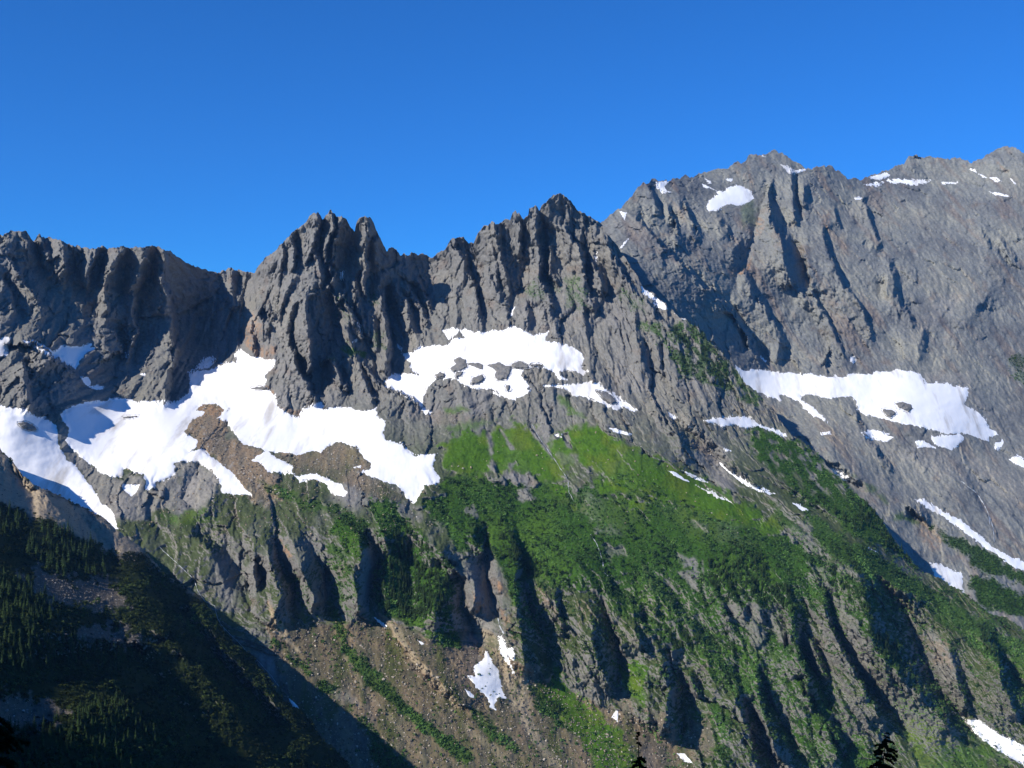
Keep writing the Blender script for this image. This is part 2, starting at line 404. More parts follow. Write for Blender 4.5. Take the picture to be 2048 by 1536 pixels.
LINES_MAIN = (L(ZA, '''
25: 210,240 200,330 215,420
30: 450,300 470,400 480,470 420,560
20: 290,260 340,380 330,480
30: 710,350 690,430 640,520 630,620
40: 905,340 850,430 780,560 760,720 790,760 740,850
30: 1060,350 1030,450 1020,560 950,650
75/.4/.8: 1200,350 1215,440 1180,560 1210,640 1230,720 1250,820 1240,1000 1290,1100 1230,1250 1210,1450
22: 1680,500 1700,620 1710,760
32: 770,900 840,1000 880,1100 720,1170
42: 980,690 960,800 1000,940 950,1070 930,1200
30: 60,420 140,560 260,700 330,860
25: 0,560 60,680 120,840
-35: 560,400 540,560 640,700 690,780 720,860
-30: 760,360 740,500 690,640
-30: 920,360 930,480 890,640 850,760
-40: 1130,380 1090,560 1010,700 1010,920
-30: 870,920 900,1020 920,1130
-32: 240,300 300,440 350,600 380,700 420,850
-70/.3/.5: 1400,640 1450,900 1420,1100 1370,1250
-50: 1790,620 1770,900 1760,1050
35: 30,1060 250,1040 350,1110 540,1260
50: 60,1180 170,1190 200,1400 220,1560
-30: 260,1300 330,1480 440,1640
''') + L(ZB, '''
25: 380,230 370,330 400,430 390,500
-22: 420,260 430,400 400,520
30: 560,90 590,160 540,300 480,470
-30: 600,150 590,300 610,450 625,500
35: 660,90 690,200 620,340 620,450
-25: 700,140 690,260 650,400 630,480
30: 740,120 700,260 680,400 650,540
-40: 838,250 800,350 760,480 720,540
45: 930,120 940,230 910,360 920,480 900,600 920,700
-20: 880,180 860,300 850,420
30: 520,330 560,420 600,560 580,640
75/.4/.5: 480,700 480,850 500,1000 510,1180 490,1260
-55: 640,500 690,780 690,1000 620,1180 590,1400
50: 360,1000 370,1100 430,1250 540,1440
-25: 400,1100 480,1260 560,1440
42: 610,1170 640,1150 690,1190 720,1290 780,1400
-28: 740,1250 770,1300 800,1430
32: 690,550 650,640 710,760 740,690 790,780 850,900 900,1000
-38: 820,780 890,950 960,1150 1030,1280
-35: 700,330 660,480 740,580 760,650
55: 1010,620 1030,740 1040,800 1060,900 1080,1050 1050,1260
36: 870,1200 940,1400 990,1450
42: 900,1180 1000,1330 1060,1360 1200,1420 1310,1500
-65: 1080,640 1100,900 1130,1100 1100,1250
32: 1220,620 1330,800 1350,900
32: 1280,560 1370,720 1380,830
26: 1130,640 1250,800 1240,950
34/.4/.3: 1560,290 1640,480 1720,640 1740,780 1770,960
-34: 1640,300 1700,560 1760,760 1790,880
28: 230,790 150,780 130,850 200,900
-25: 300,700 240,830 210,900
18: 280,420 290,500 240,560
20: 60,900 100,1050 90,1130
16: 330,330 300,420 310,520 260,620
22: 200,780 240,840 200,920 180,1000
18: 390,560 330,680 280,800 270,900
20: 420,740 360,860 340,960 330,1060
14: 240,430 220,520 230,600
18: 850,520 840,620 870,740 880,860
16: 990,300 1000,420 1020,520
20: 760,930 800,1010 850,1130 880,1250
16: 980,880 990,1000 1000,1100
''') + L(ZC, '''
32: 470,310 490,480 540,640 560,740
-28: 520,330 550,560 575,700
25: 430,690 480,800 550,870 570,1060
30: 600,300 670,330 640,440 660,560
-48: 690,330 680,480 700,640 650,800 580,880
42: 770,190 780,330 770,430 810,560 790,700 860,830 900,930
-48: 830,320 850,480 840,640 880,780 910,900
38: 960,330 1000,380 1090,500 1130,650 1150,800 1190,930
-38: 1010,370 1150,540 1140,680 1165,820
-16: 930,560 980,620 990,720
26: 1170,600 1220,660 1260,800
-38: 1210,560 1250,600 1300,760 1290,880 1230,960 1195,1060
28: 1270,420 1320,560 1420,700 1500,830
20: 870,480 880,560 880,680 930,760
-20: 1050,230 1140,330 1220,440
-22: 1560,1170 1600,1280 1620,1390
-22: 1690,1200 1710,1400
14: 1530,1150 1570,1370
14: 1650,1180 1690,1380
-25: 1240,1000 1190,1120 1120,1230
-14: 770,1000 770,1130
-14: 900,1020 840,1160
-14: 1000,1000 1010,1200
12: 700,900 690,1080
20/1/.3: 1520,840 1640,960 1760,1090 1900,1250
-24: 1540,700 1600,800 1640,860
''') + L(ZH, '''
-16/.5/.6: 350,690 400,800 530,1000 600,1100 650,1180 650,1260 720,1400 800,1536
-10: 70,840 90,1000 110,1150
-9: 150,810 240,940
-8: 620,830 660,930
-26/.5/.5: 1380,680 1480,780 1700,960 1780,1080 2048,1260
16: 1250,640 1400,760 1450,860 1500,1000
12: 1500,700 1700,880 1900,1100 2048,1200
-14: 1730,1330 2040,1470
18: 300,380 480,360 620,440
14: 840,600 980,660 1100,760
-14: 1000,430 1250,700 1400,880
''') + L(ZK, '''
42: 130,130 160,260 190,430 240,530 200,670
-45: 180,180 240,380 320,480 300,640
-45: 30,300 100,370 130,460 100,500
20: 0,90 60,230 90,480 150,640
42: 240,130 320,260 350,400 380,480 440,600
-58: 370,200 430,300 490,420 500,560 480,640
46: 640,80 680,200 690,320 690,390
46: 560,260 620,360 660,500 690,640
-62: 730,200 790,280 770,440 740,600 740,660
30: 770,60 820,200 835,290
42: 920,110 1000,160 1100,260 1180,360 1250,420
40: 1150,380 1120,560 1110,700
-58: 1230,420 1280,500 1270,600 1330,740 1400,880
36: 1180,100 1300,180 1390,290
36: 1190,360 1310,430 1350,520 1330,620
-50: 1410,170 1400,330 1420,460 1460,580 1480,680
32: 1430,160 1460,320 1470,400 1500,600 1520,700
-20: 830,340 800,430 790,600
-16: 980,240 960,420 990,640
16: 870,250 830,500 850,650
-15/.5/.5: 740,660 880,860 1000,980 1260,1200 1500,1400
12/.5/.5: 840,670 950,830 1060,960 1280,1180
-12/.5/.5: 540,760 660,1000 800,1200 1000,1400
-14/.5/.5: 1480,900 1540,1100 1590,1230
''') + L(ZL, '''
-62: 190,200 220,400 225,520 270,700 330,800 390,1000 390,1060
36: 100,170 200,400 180,560 210,780 240,1000
44: 580,600 590,740 600,860 620,960 690,1100
-62: 650,640 740,850 750,1000 700,1110
28: 510,820 500,960
36: 800,630 830,780 850,880
-30: 890,690 860,760
42: 940,800 980,1000 1000,1120 980,1330
-60: 1060,940 1115,1100 1085,1350 1045,1400
30: 870,900 890,1060 900,1280
-16: 590,290 700,520 890,680
12: 480,420 600,560 680,620
-20: 420,600 430,780 450,850
18: 340,540 420,700 440,820
-14: 900,470 1100,700 1300,900
12: 900,560 1060,720 1200,830
20: 1270,640 1330,760
-18: 1300,660 1350,740
-24: 1360,940 1380,1100
-8/.5/.5: 400,1040 550,1200 800,1480
-10/.5/.5: 820,1280 1000,1420 1140,1530
''') + L(ZM, '''
-48: 290,560 340,700 300,880 320,930 410,1080 440,1260
40: 190,560 250,700 250,830 330,1050 350,1210
-52: 370,450 460,650 470,760 565,950 650,1100 720,1180 820,1260 900,1440
40: 320,410 420,560 430,720 520,900 630,1090 720,1270
75/.4/.6: 460,440 600,500 660,700 680,880 840,1060 980,1200 1100,1330
-85/.3/.5: 720,540 860,700 930,900 1000,1050 1110,1200 1170,1260
52: 1230,750 1330,900 1380,1100 1440,1230
-60: 1310,830 1410,980 1490,1140
-45: 0,1240 60,1380 110,1536
40: 60,1180 120,1300 180,1500
-38: 120,1060 195,1300 245,1400
-48: 430,1290 490,1400 570,1536
32: 380,1230 440,1330 500,1480
-26: 200,690 240,800
-22: 1130,860 1180,1060 1220,1230
22: 1080,830 1130,1050 1180,1220
20: 940,1060 1010,1170 1100,1300
-14/.5/.5: 1140,1260 1300,1360 1500,1500
''') + L(ZP, '''
22/.3/.8: 130,330 140,480 210,640 220,720
24/.3/.8: 20,640 80,800 150,960
22/.3/.8: 360,480 370,620 400,750
18/.3/.8: 410,760 440,860 480,940
26/.3/.9: 520,820 540,960 510,1100 500,1240
-30/.2/.3: 600,780 650,900 650,1100 620,1270
26/.3/.8: 1010,880 1035,1000 995,1200 970,1320
28/.3/.8: 1050,1060 1075,1180 1105,1260 1145,1400 1180,1536
-30/.2/.5: 1090,1060 1170,1180 1240,1300 1290,1440 1330,1560
24/.3/.8: 1160,830 1185,1040 1245,1180 1320,1320 1380,1440
-28/.2/.5: 1200,830 1235,1000 1315,1170 1395,1300 1440,1440
-22/.3/.3: 1660,1200 1730,1230 1810,1360 1850,1480
22/.3/.3: 1620,1180 1700,1260 1770,1400
14/.3/.6: 930,380 945,470
-14/.3/.6: 955,380 970,470
14/.3/.6: 1085,400 1090,480
-12/.3/.6: 1105,390 1120,480
14/.3/.6: 1200,430 1215,520
-14/.3/.6: 1225,430 1240,520
12/.3/.6: 1360,590 1370,680
-12/.3/.6: 1385,590 1400,680
18/.3/.8: 1460,900 1500,1000 1560,1140
-18/.3/.5: 1480,900 1525,1000 1585,1140
16/.3/.8: 700,880 730,960 770,1020
-14/.3/.5: 740,880 770,960 800,1020
16/.3/.8: 840,720 830,860 880,980
16/.3/.7: 1560,640 1620,780 1660,900
-16/.3/.5: 1590,640 1650,780 1690,900
''') + L(Z0, '''
18/1/.3: 1560,850 1640,930 1720,1010 1800,1090
-16: 1440,1010 1540,1060 1660,1130
14: 1590,1050 1700,1120 1840,1200
22: 400,950 430,1000 380,1040
-12: 240,930 300,1020 350,1120
20: 360,1050 420,1100 450,1170 480,1230
-20: 395,1060 460,1110 500,1180
16: 640,930 740,960 820,1010
'''))
LINES_FAR = (L(ZD, '''
-26: 1230,330 1180,520 1120,700 1060,870 1000,960 1000,1100 1010,1190
65/.4/.3: 1220,370 1250,620 1310,720 1350,900 1400,1080
-45: 1390,720 1480,850 1535,1080
32: 1620,660 1680,860 1760,1040 1900,1200 1980,1400
-24: 1640,670 1710,860 1790,1040 1930,1220 2000,1400
-28: 1420,280 1445,430 1470,600
22: 1400,270 1410,430 1430,600
52/.5/.8: 250,560 300,630 400,720 520,830 620,920 720,1030 830,1130 960,1260 1050,1400 1080,1480
-22/.5/.8: 280,560 350,650 450,740 560,840 680,950 780,1060 900,1170 1010,1280 1100,1400
30: 340,320 400,440 430,560
-26: 365,330 435,440 450,570
28: 490,490 550,640 560,760
-22: 520,500 580,640
28: 590,440 700,620 720,700
-22: 620,440 730,620 750,700
22: 900,560 960,720
-18: 925,570 985,720
-20: 1180,1170 1280,1320 1360,1440
18: 1160,1160 1250,1320 1330,1440
-20: 1560,1100 1640,1240 1750,1400
18: 1530,1100 1620,1240 1720,1400
-18: 1340,1080 1400,1170 1440,1250
24: 100,540 180,640 230,700
-20: 1240,350 1245,480 1300,600 1380,720
20: 1490,340 1480,480
-16: 1060,570 1090,700
14: 1700,500 1760,620
-14: 1820,480 1850,600
''') + L(ZE, '''
-22: 880,440 960,620 1010,750
18: 860,440 930,620 990,750
-22: 1090,890 1160,1050 1140,1100 1300,1350
20: 1060,900 1100,1050 1090,1130 1250,1350
-14: 1240,720 1220,960
-14: 1760,680 2010,980
12: 1730,690 1980,980
-16: 1480,480 1500,640
-14: 1650,520 1600,640
14: 1850,1000 1700,1250 1500,1430
10: 1300,1350 1320,1500
18: 1210,130 1240,250
-16: 1560,130 1620,260
''') + L(ZI, '''
-14: 830,660 960,900 1180,1180 1350,1300
16: 780,640 900,880 1080,1100
-22: 640,1080 720,1160 860,1270
26: 530,870 640,1000 780,1120 900,1230
-10: 1590,940 1700,1160 1780,1330 1810,1536
12: 1250,1000 1500,1140 1680,1260
-30: 1220,1390 1320,1480 1400,1560
26: 1180,1350 1300,1440
'''))
LINES_FAR += (L(ZN, '''
-20: 340,320 360,400 430,460
-14: 250,330 280,430 330,500
-24: 460,280 490,370 530,450 575,560
18: 440,270 470,370 505,450 550,560
-16: 440,560 480,630
-20: 540,620 580,680
-16: 640,700 665,770
-22: 575,850 560,900 575,970
20: 625,820 600,900 605,960
-22: 690,870 705,960 790,1090 850,1180
-16: 790,850 795,950
-18: 0,920 120,980 220,1130 330,1350
16: -10,940 100,1000 200,1150 300,1350
-16: 40,1030 110,1140 180,1270 200,1340 180,1500
-14: 1420,540 1500,650 1560,720
12: 1390,560 1470,670 1530,740
-14: 520,1250 580,1350
-12: 660,1110 650,1200 680,1400
-14: 890,1200 900,1400
-12: 930,1190 1050,1340
14: 850,1200 830,1300 820,1420
10: 1200,900 1100,1120 1080,1300
-12: 1250,1040 1440,1050
-10: 960,970 1090,960
-12: 850,1160 1100,1170
16: 200,1290 170,1400 190,1500
-20: 380,1350 420,1480
''') + L(ZO, '''
-22: 210,340 240,450 250,520
-24: 290,280 320,340 390,440 405,520
20: 270,290 290,350 350,440 370,520
-16: 390,560 400,700
-18: 580,390 610,480 640,550
16: 540,400 570,480 600,560
34: 900,170 890,300 920,400
-30: 915,180 945,300 1010,440 1100,530
-18: 1085,110 1105,300 1115,470
-16: 1180,210 1205,300
20: 1150,560 1150,680 1190,820 1210,900
-20: 760,790 810,880 825,1000
16: 730,800 770,890 790,1000
-16: 900,900 910,1000 985,1110
-18: 1040,880 1110,980
-20: 1060,1100 1095,1240
-16: 1160,1030 1225,1130
-24: 770,1190 810,1280 890,1440
20: 740,1210 770,1300 840,1440
-22: 645,1085 705,1170 745,1290
20: 600,1080 670,1180 715,1290
-22: 1010,1270 1010,1390
18: 970,1250 960,1400
-14: 1310,1270 1295,1480
12: 660,700 640,620 700,560
-14: 430,700 480,800 540,920
'''))
LINES_NEAR = L(Z0, '''
-30/.5/.5: 300,1140 370,1230 450,1330 560,1450
34/.5/.5: 250,1180 330,1280 420,1370 520,1490
-26/.5/.5: 200,1230 290,1330 380,1430 460,1540
24/.5/.5: 380,1210 450,1300 540,1400
26/.5/.5: 480,1330 570,1430 660,1530
-22/.5/.5: 20,935 60,980 70,1040
24/.5/.5: 0,905 90,985 130,1040 180,1090
-28/.5/.5: 140,1010 190,1070 240,1130
22/.5/.5: 190,1030 260,1080 330,1150
-14/.5/.5: 0,1080 40,1120 60,1140
14/.5/.5: 80,1040 130,1090 200,1140
-22/.5/.5: 0,1330 200,1300 340,1280
22/.5/.5: 0,1250 150,1270 300,1290 380,1320
-24/.5/.5: 0,1420 120,1440
26/.5/.5: 80,1460 220,1420 300,1470 350,1510
26/.5/.5: 240,1110 290,1170 350,1250 400,1310
-18/.5/.5: 300,1110 350,1170
''')

KA = 1.0
class Layer:
    pass

def make_layer(sky, ctl, lines, box, cols, bottom, nr, amp=KA, jag=3.4, base=None, lr=160.0, sway=0.0):
    l = Layer()
    s = np.array(sky)
    o = np.argsort(s[:, 0], kind='stable'); s = s[o]
    l.cols = cols
    top = np.interp(cols, s[:, 0], s[:, 1])
    l.topf = lambda u: np.interp(u, l.cols, l.top)
    l.top = top + jag * fbm(cols / 14.0, cols * 0 + 3.3, 4, 71, 0.7) + sway * smooth(230, 420, cols) * fbm(cols / 48.0, cols * 0 + 8.8, 3, 75)
    l.bot = bottom(cols)
    t = np.linspace(0, 1, nr)[:, None]
    l.nr = nr
    l.V = l.top[None, :] + t * (l.bot - l.top)[None, :]
    l.U = np.repeat(cols[None, :], nr, 0)
    u0, v0, u1, v1 = box
    if base is None:
        sp = Spline(ctl)
        gu, gv = np.meshgrid(np.arange(u0, u1 + 17, 16.0), np.arange(v0, v1 + 17, 16.0))
        bg_ = sp(gu, gv)
        l.base = lambda u, v: bilerp(bg_, (u - u0) / 16.0, (v - v0) / 16.0)
    else:
        l.base = base
    f = relief(lines, box, lr)
    wu = 2.6 * fbm(l.U / 16.0, l.V / 24.0, 4, 21, 0.7); wv = 7.0 * fbm(l.U / 20.0, l.V / 30.0, 4, 25, 0.7)
    l.f = bilerp(f, (l.U + wu - u0) / 2.0, (l.V + wv - v0) / 2.0)
    l.Y0 = l.base(l.U, l.V)
    l.Y = l.Y0 - amp * l.f
    return l

def sample(l, arr, u, v):
    x = np.interp(u, l.cols, np.arange(len(l.cols)))
    tp = np.interp(u, l.cols, l.top); bt = np.interp(u, l.cols, l.bot)
    y = np.clip((v - tp) / (bt - tp), 0, 1) * (l.nr - 1)
    return bilerp(arr, x, y)

colsM = np.concatenate([np.arange(-400, -20, 12.0), np.arange(-20, 2066, 1.6), np.arange(2066, 2140, 8.0)])
MAIN = make_layer(SKY_MAIN, CTL_MAIN, LINES_MAIN, (-410, 330, 2150, 1590), colsM, lambda u: np.full(u.shape, 1580.0), 760)
mt = lambda u: np.interp(u, MAIN.cols, MAIN.top)
colsF = np.concatenate([np.arange(1150, 2066, 1.7), np.arange(2066, 2300, 8.0)])
FAR = make_layer(SKY_FAR, CTL_FAR, LINES_FAR, (1090, 260, 2310, 1420), colsF, lambda u: np.maximum(mt(u) + 60, 560.0), 520, amp=1.3)

# the near slope dips to the right, a plane n.P = -h with swells on it
NN = np.array([0.55, 0.10, 0.83]); NH = 372.0
def near_base(u, v):
    d = NN[0] * (u - 1024) / FPX + NN[1] + NN[2] * (768 - v) / FPX
    Y = NH / np.maximum(-d, 0.17)
    crest = np.interp(u, [-900, -500, -250, -100, 0, 77, 131, 191, 273], [600, 730, 810, 860, 897, 974, 998, 1026, 1063])
    q = v - crest          # the moraine flank is steeper and turned to the camera; a bench lies at its foot
    return Y + 58 * smooth(0, 105, q) * (1 - smooth(120, 300, q)) * (1 - smooth(150, 300, u))
colsN = np.concatenate([np.arange(-900, -20, 14.0), np.arange(-20, 770, 2.0)])
NEAR = make_layer(SKY_NEAR, None, LINES_NEAR, (-920, 80, 800, 1760), colsN, lambda u: np.maximum(np.full(u.shape, 1600.0), np.interp(u, [640, 780], [1600, 1720])), 330, base=near_base, jag=2.5, sway=15.0)
# ------------------------------------------------------------------ snow: outlines, thickness and words for each patch
def S(layer, name, label, *segs, thick=1.0):
    P = []
    for org, text in segs:
        P += pts(text, org)
    SNOW.append((layer, name, label, P, thick))
SNOW = []
S('M', 'snowfield', 'large white snowfield below the three-toothed spires, split by a brown rock rib',
  (ZF, '440,690 500,640 640,595 740,590 850,570 960,580 1010,600 1120,590 1290,595 1380,530 1390,440 1375,375 1560,360 1650,310 1730,310 1720,250 1750,210 1800,250 1850,270 2010,290 1990,350 1950,400 1940,480 2010,560 2040,640'),
  (ZG, '250,540 280,640 380,700 430,710 470,640 560,610 600,600 610,650 770,635 850,660 920,670 1000,645 1000,700 1060,740 1050,830 1070,880 1150,890 1190,900 1200,930 1290,990 1440,975 1410,1070 1475,1190 1420,1200 1350,1210 1320,1260 1280,1345 1210,1300 1200,1260 1130,1200 1050,1180 960,1150 890,1110 960,1080 950,1040 890,1000 870,940 800,910 710,890 640,930 590,970 530,960 420,985 330,975 200,960 130,930 30,910'),
  (ZF, '1750,880 1680,790 1670,740 1590,720 1640,660 1580,620 1480,620 1430,650 1500,680 1400,740 1340,820 1420,860 1450,890 1430,940 1380,970 1470,940 1560,1010 1680,1100 1750,1180 1840,1280 1620,1270 1610,1180 1550,1100 1440,1040 1330,1030 1280,1050 1280,1130 1200,1170 1140,1190 1130,1230 1060,1250 1070,1180 1050,1130 990,1120 960,1090 900,1090 900,1140 820,1150 740,1120 700,1080 600,1010 520,940 480,880 510,790 460,740'), thick=2.2)
S('M', 'snowfield', 'long snow tongue behind the tan moraine crest at the left edge',
  (ZF, '-120,600 0,625 80,640 210,650 220,680 340,720 380,750 420,770 420,860 440,940 480,1010 560,1080 640,1180 700,1260 740,1340 810,1380 840,1450 860,1530 700,1480 560,1440 440,1390 300,1330 180,1230 90,1140 -60,1000 -150,900'), thick=2.0)
S('M', 'snow_patch', 'small snow patch on top of the dark knob at the far left edge', (ZF, '-60,130 0,140 40,120 80,130 60,190 60,250 40,265 -60,255'))
S('M', 'snow_patch', 'sloping bluish snow strip between the dark knob and the left headwall', (ZF, '170,155 250,150 330,200 400,230 450,180 540,195 600,190 690,155 660,200 700,205 640,240 590,290 570,330 555,360 510,330 440,290 380,270 290,220'))
S('M', 'snow_patch', 'small oval snow patch in the notch right of the dark knob', (ZF, '590,420 640,415 665,450 660,490 620,470'))
S('M', 'snow_patch', 'flat thin snow scrap just under the oval patch beside the dark knob', (ZF, '660,490 720,475 770,490 740,510 670,505'))
S('M', 'snow_patch', 'shaded round snow patch on the ledge under the left headwall, above the snowfield', (ZF, '1420,365 1450,320 1490,275 1550,265 1585,290 1560,320 1530,350 1480,360'))
S('M', 'snow_patch', 'tiny snow speck in a cleft of the left headwall', (ZF, '915,238 942,243 938,288 920,270'))
S('M', 'snow_patch', 'tiny snow shelf low on the left headwall buttress', (ZF, '1020,396 1070,388 1055,408'))
S('M', 'snow_patch', 'narrow snow finger below the stony moraine in the middle of the left snowfield',
  (ZG, '140,980 200,960 290,1020 380,1070 380,1110 400,1140 560,1120 640,1160 740,1200 785,1260 770,1290 710,1285 660,1260 620,1190 540,1165 440,1185 390,1130 200,1110 160,1050 90,1025'))
S('M', 'snow_patch', 'small triangular snow patch left of the pale grey rock outcrop', (ZF, '890,1200 1020,1205 990,1270 960,1290 900,1240'))
S('M', 'snow_patch', 'tiny snow streak on the brown stones beside the large snowfield', (ZG, '830,1078 890,1060 880,1084'))
S('M', 'snowfield', 'white glacier apron under the pointed central peak, dotted with rock islands',
  (ZG, '1060,450 1100,400 1190,390 1250,395 1320,405 1260,370 1240,345 1245,320 1180,245 1270,240 1310,195 1400,190 1520,185 1560,130 1640,130 1610,80 1650,65 1720,90'),
  (ZC, '380,1110 540,1100 610,1070 690,1100 760,1140 830,1125 865,1105 850,1150 840,1180 920,1190 1000,1210 1060,1230 1110,1270 1125,1310 1110,1390 1150,1400 1120,1420 1060,1400 1000,1390 940,1400 950,1430 1000,1460 940,1460 900,1400 850,1380 760,1370 680,1390 660,1430 720,1500 700,1536'),
  (ZH, '390,510 320,550 240,585 170,560 110,545 80,510 0,490'),
  (ZG, '1900,540 1860,510 1780,500 1720,510 1640,470 1560,430 1490,430 1450,420 1400,460 1360,510 1335,590 1340,650 1410,670 1390,690 1330,670 1320,620 1270,590 1180,540 1080,480'), thick=2.2)
S('M', 'snow_patch', 'blue shaded snow block at the foot of the notch between spires and central peak', (ZG, '1480,75 1560,55 1605,70 1590,100 1530,145 1500,110'))
S('M', 'snowfield', 'pointed snow lobe below and right of the central glacier, with one rock inside',
  (ZH, '465,480 560,475 700,470 800,450 870,465 910,500 1010,560 1080,610 1150,660 1130,668 1040,635 1000,670 930,630 830,585 730,560 680,555 640,510 560,490'), thick=1.4)
S('M', 'snowfield', 'white snow sheet lying on the green shoulder of the right hand spur',
  (ZH, '1640,735 1720,715 1900,705 1980,715 2048,760'), (ZI, '60,730 140,770 240,800 330,855 270,850 210,815 100,780 20,795'), (ZH, '1940,795 1860,770 1770,790 1740,765'), thick=1.2)
S('F', 'glacier', 'broad hanging glacier on the ledge below the big right hand wall',
  (ZI, '-60,330 0,380 60,360 170,370 280,390 320,385 430,400 470,385 530,405 600,415 660,410 740,425 760,395 860,390 930,395 940,375 1060,380 1120,365 1200,370 1300,390 1320,440 1330,460 1420,460 1490,465 1560,490 1640,500 1640,560 1610,620 1680,650 1770,730 1790,780 1860,840 1790,850 1790,890 1700,860 1600,830 1450,830 1330,790 1140,755 1000,715 900,700 830,650 820,600 780,560 700,560 630,575 560,560 480,540 410,550 420,590 500,640 570,700 610,745 500,700 440,650 400,600 330,560 260,545 270,590 180,560 90,520 -60,480'), thick=2.4)
S('F', 'snow_patch', 'lens shaped snow patch on the grey slabs just below the hanging glacier', (ZI, '860,830 930,800 1000,810 1095,860 1050,890 970,880 890,855'))
S('F', 'snow_patch', 'blocky snow patch under the right end of the hanging glacier', (ZI, '1365,850 1580,835 1610,870 1560,930 1500,950 1390,910'))
S('F', 'snow_patch', 'ragged snow patch left of the blocky one below the glacier', (ZI, '1250,885 1310,880 1410,940 1330,930 1270,935'))
S('F', 'snow_patch', 'small upright snow patch at the foot of the right hand wall', (ZI, '1835,900 1880,890 1890,870 1900,900 1865,955 1835,950'))
S('F', 'snow_patch', 'snow corner cut by the right edge of the picture under the wall', (ZI, '1940,1020 2000,985 2030,1000 2060,1030 2140,1120 2000,1060'))
S('F', 'snowfield', 'long diagonal snow ribbon across the slabs at the right edge',
  (ZM, '910,103 960,105 1050,160 1160,215 1230,270 1320,350 1420,410 1560,450 1560,510 1430,460 1310,375 1200,295 1080,210 980,150'), thick=1.4)
S('F', 'snow_patch', 'small snow oval in the gravel below the left lobe of the hanging glacier', (ZI, '555,820 630,815 635,835 570,840'))
S('F', 'snow_patch', 'small round snow blob stuck on the wall above the hanging glacier', (ZI, '780,270 815,265 825,300 800,320 775,300'))
S('F', 'snow_patch', 'blue shaded snow patch in the shadow behind the green spur', (ZI, '620,1085 660,1088 720,1105 780,1165 740,1185 690,1150'))
S('M', 'snow_patch', 'thin curving snow strip in the gully right of the upper meadow', (ZH, '1760,1045 1800,1085 1880,1140 1960,1185 2048,1228 2160,1270 2120,1275 1980,1228 1900,1185 1820,1115 1765,1062'))
S('M', 'snow_patch', 'tiny snow dash at the lower end of the curving gully strip', (ZI, '135,1222 190,1250 140,1248'))
S('M', 'snow_patch', 'upper left of three parallel snow dashes along the meadow edge', (ZH, '1375,1103 1420,1106 1480,1148 1550,1192 1480,1168 1420,1138'))
S('M', 'snow_patch', 'upper right of three parallel snow dashes along the meadow edge', (ZH, '1475,1098 1560,1128 1690,1198 1600,1174 1520,1134'))
S('M', 'snow_patch', 'lowest and longest of three snow dashes along the meadow edge', (ZH, '1575,1208 1700,1256 1850,1338 1760,1310 1650,1256'))
S('M', 'snow_patch', 'thin snow sliver at the top rim of the bright meadow', (ZH, '945,790 1000,795 1110,835 1090,844 1020,828 980,818'))
S('M', 'snow_patch', 'tiny snow scrap at the head of the meadow below the grey cliffs', (ZH, '550,840 600,836 602,862'))
S('M', 'snow_patch', 'small snow wedge in the rocky gully right of the central peak, upper one', (ZH, '1372,672 1442,713 1424,728 1388,706'))
S('M', 'snow_patch', 'tiny snow bean in the rocky gully right of the central peak, lower one', (ZH, '1512,758 1552,790 1530,790'))
S('M', 'snow_patch', 'small snow dash among brown rocks left of the green spur', (ZH, '1763,922 1842,960 1800,958'))
S('F', 'snow_patch', 'small bright fleck on the cliff foot above the left end of the glacier', (ZI, '122,266 165,300 150,308'))
S('F', 'snowfield', 'bright high snow basin below the right hand summit',
  (ZD, '780,490 810,420 870,400 850,380 920,365 930,340 1010,330 1080,350 1110,390 1125,430 1080,460 1040,475 930,465 900,490 870,515 790,520'), thick=1.6)
S('F', 'snow_patch', 'ragged snow patch behind the rocky shoulder left of the right hand summit', (ZD, '410,300 510,300 470,340 490,370 520,380 460,390 430,370 415,340'))
S('F', 'snow_patch', 'slanting snow wedge just right of the right hand summit', (ZD, '1320,180 1370,190 1430,225 1520,208 1500,222 1420,255 1380,240'))
S('F', 'snow_patch', 'thin snow lip on the summit crest of the right hand mountain', (ZD, '1160,108 1190,110 1215,125 1185,122'))
S('F', 'snow_patch', 'small snow fleck above the left corner of the high snow basin', (ZD, '770,283 810,300 815,320 790,312'))
S('F', 'snow_patch', 'forked snow fleck directly above the high snow basin', (ZD, '920,283 970,280 960,305 930,302'))
S('F', 'snow_patch', 'thin snow thread leading down into the high snow basin', (ZD, '748,320 800,343 852,370 800,354 760,347'))
S('F', 'snow_patch', 'snow wedge in the notch left of the right hand mountain', (ZD, '140,520 195,530 180,585'))
S('F', 'snow_patch', 'thin slanting snow line in the chute under the left notch', (ZD, '215,718 155,797 138,793 200,725'))
S('M', 'snow_patch', 'pointed snow strip on the crest right of the central peak', (ZD, '300,1070 320,1065 380,1130 460,1190 500,1235 460,1240 400,1215 390,1185 420,1195 370,1160 310,1120'))
S('M', 'snow_patch', 'thin snow tail on the ridge crest below the pointed strip', (ZD, '538,1264 600,1288 648,1322 580,1302'))
S('F', 'snow_patch', 'oval snow patch on the far ridge at the upper right', (ZE, '915,270 1040,240 1070,260 1000,290 930,285'))
S('F', 'snow_patch', 'long thin snow ledge along the far ridge at the upper right', (ZE, '860,320 900,325 1000,310 1060,290 1170,287 1360,295 1355,310 1270,325 1110,318 1030,310 980,335 900,332'))
S('F', 'snow_patch', 'thin snow line at the right end of the long far ledge', (ZE, '1445,308 1570,308 1550,322 1450,322'))
S('F', 'snow_patch', 'first small snow fleck below the farthest summit', (ZE, '1650,210 1690,215 1702,242'))
S('F', 'snow_patch', 'second thin snow fleck below the farthest summit', (ZE, '1720,248 1782,275 1760,278'))
S('F', 'snow_patch', 'biggest snow fleck below the farthest summit', (ZE, '1790,273 1850,275 1885,300 1840,307'))
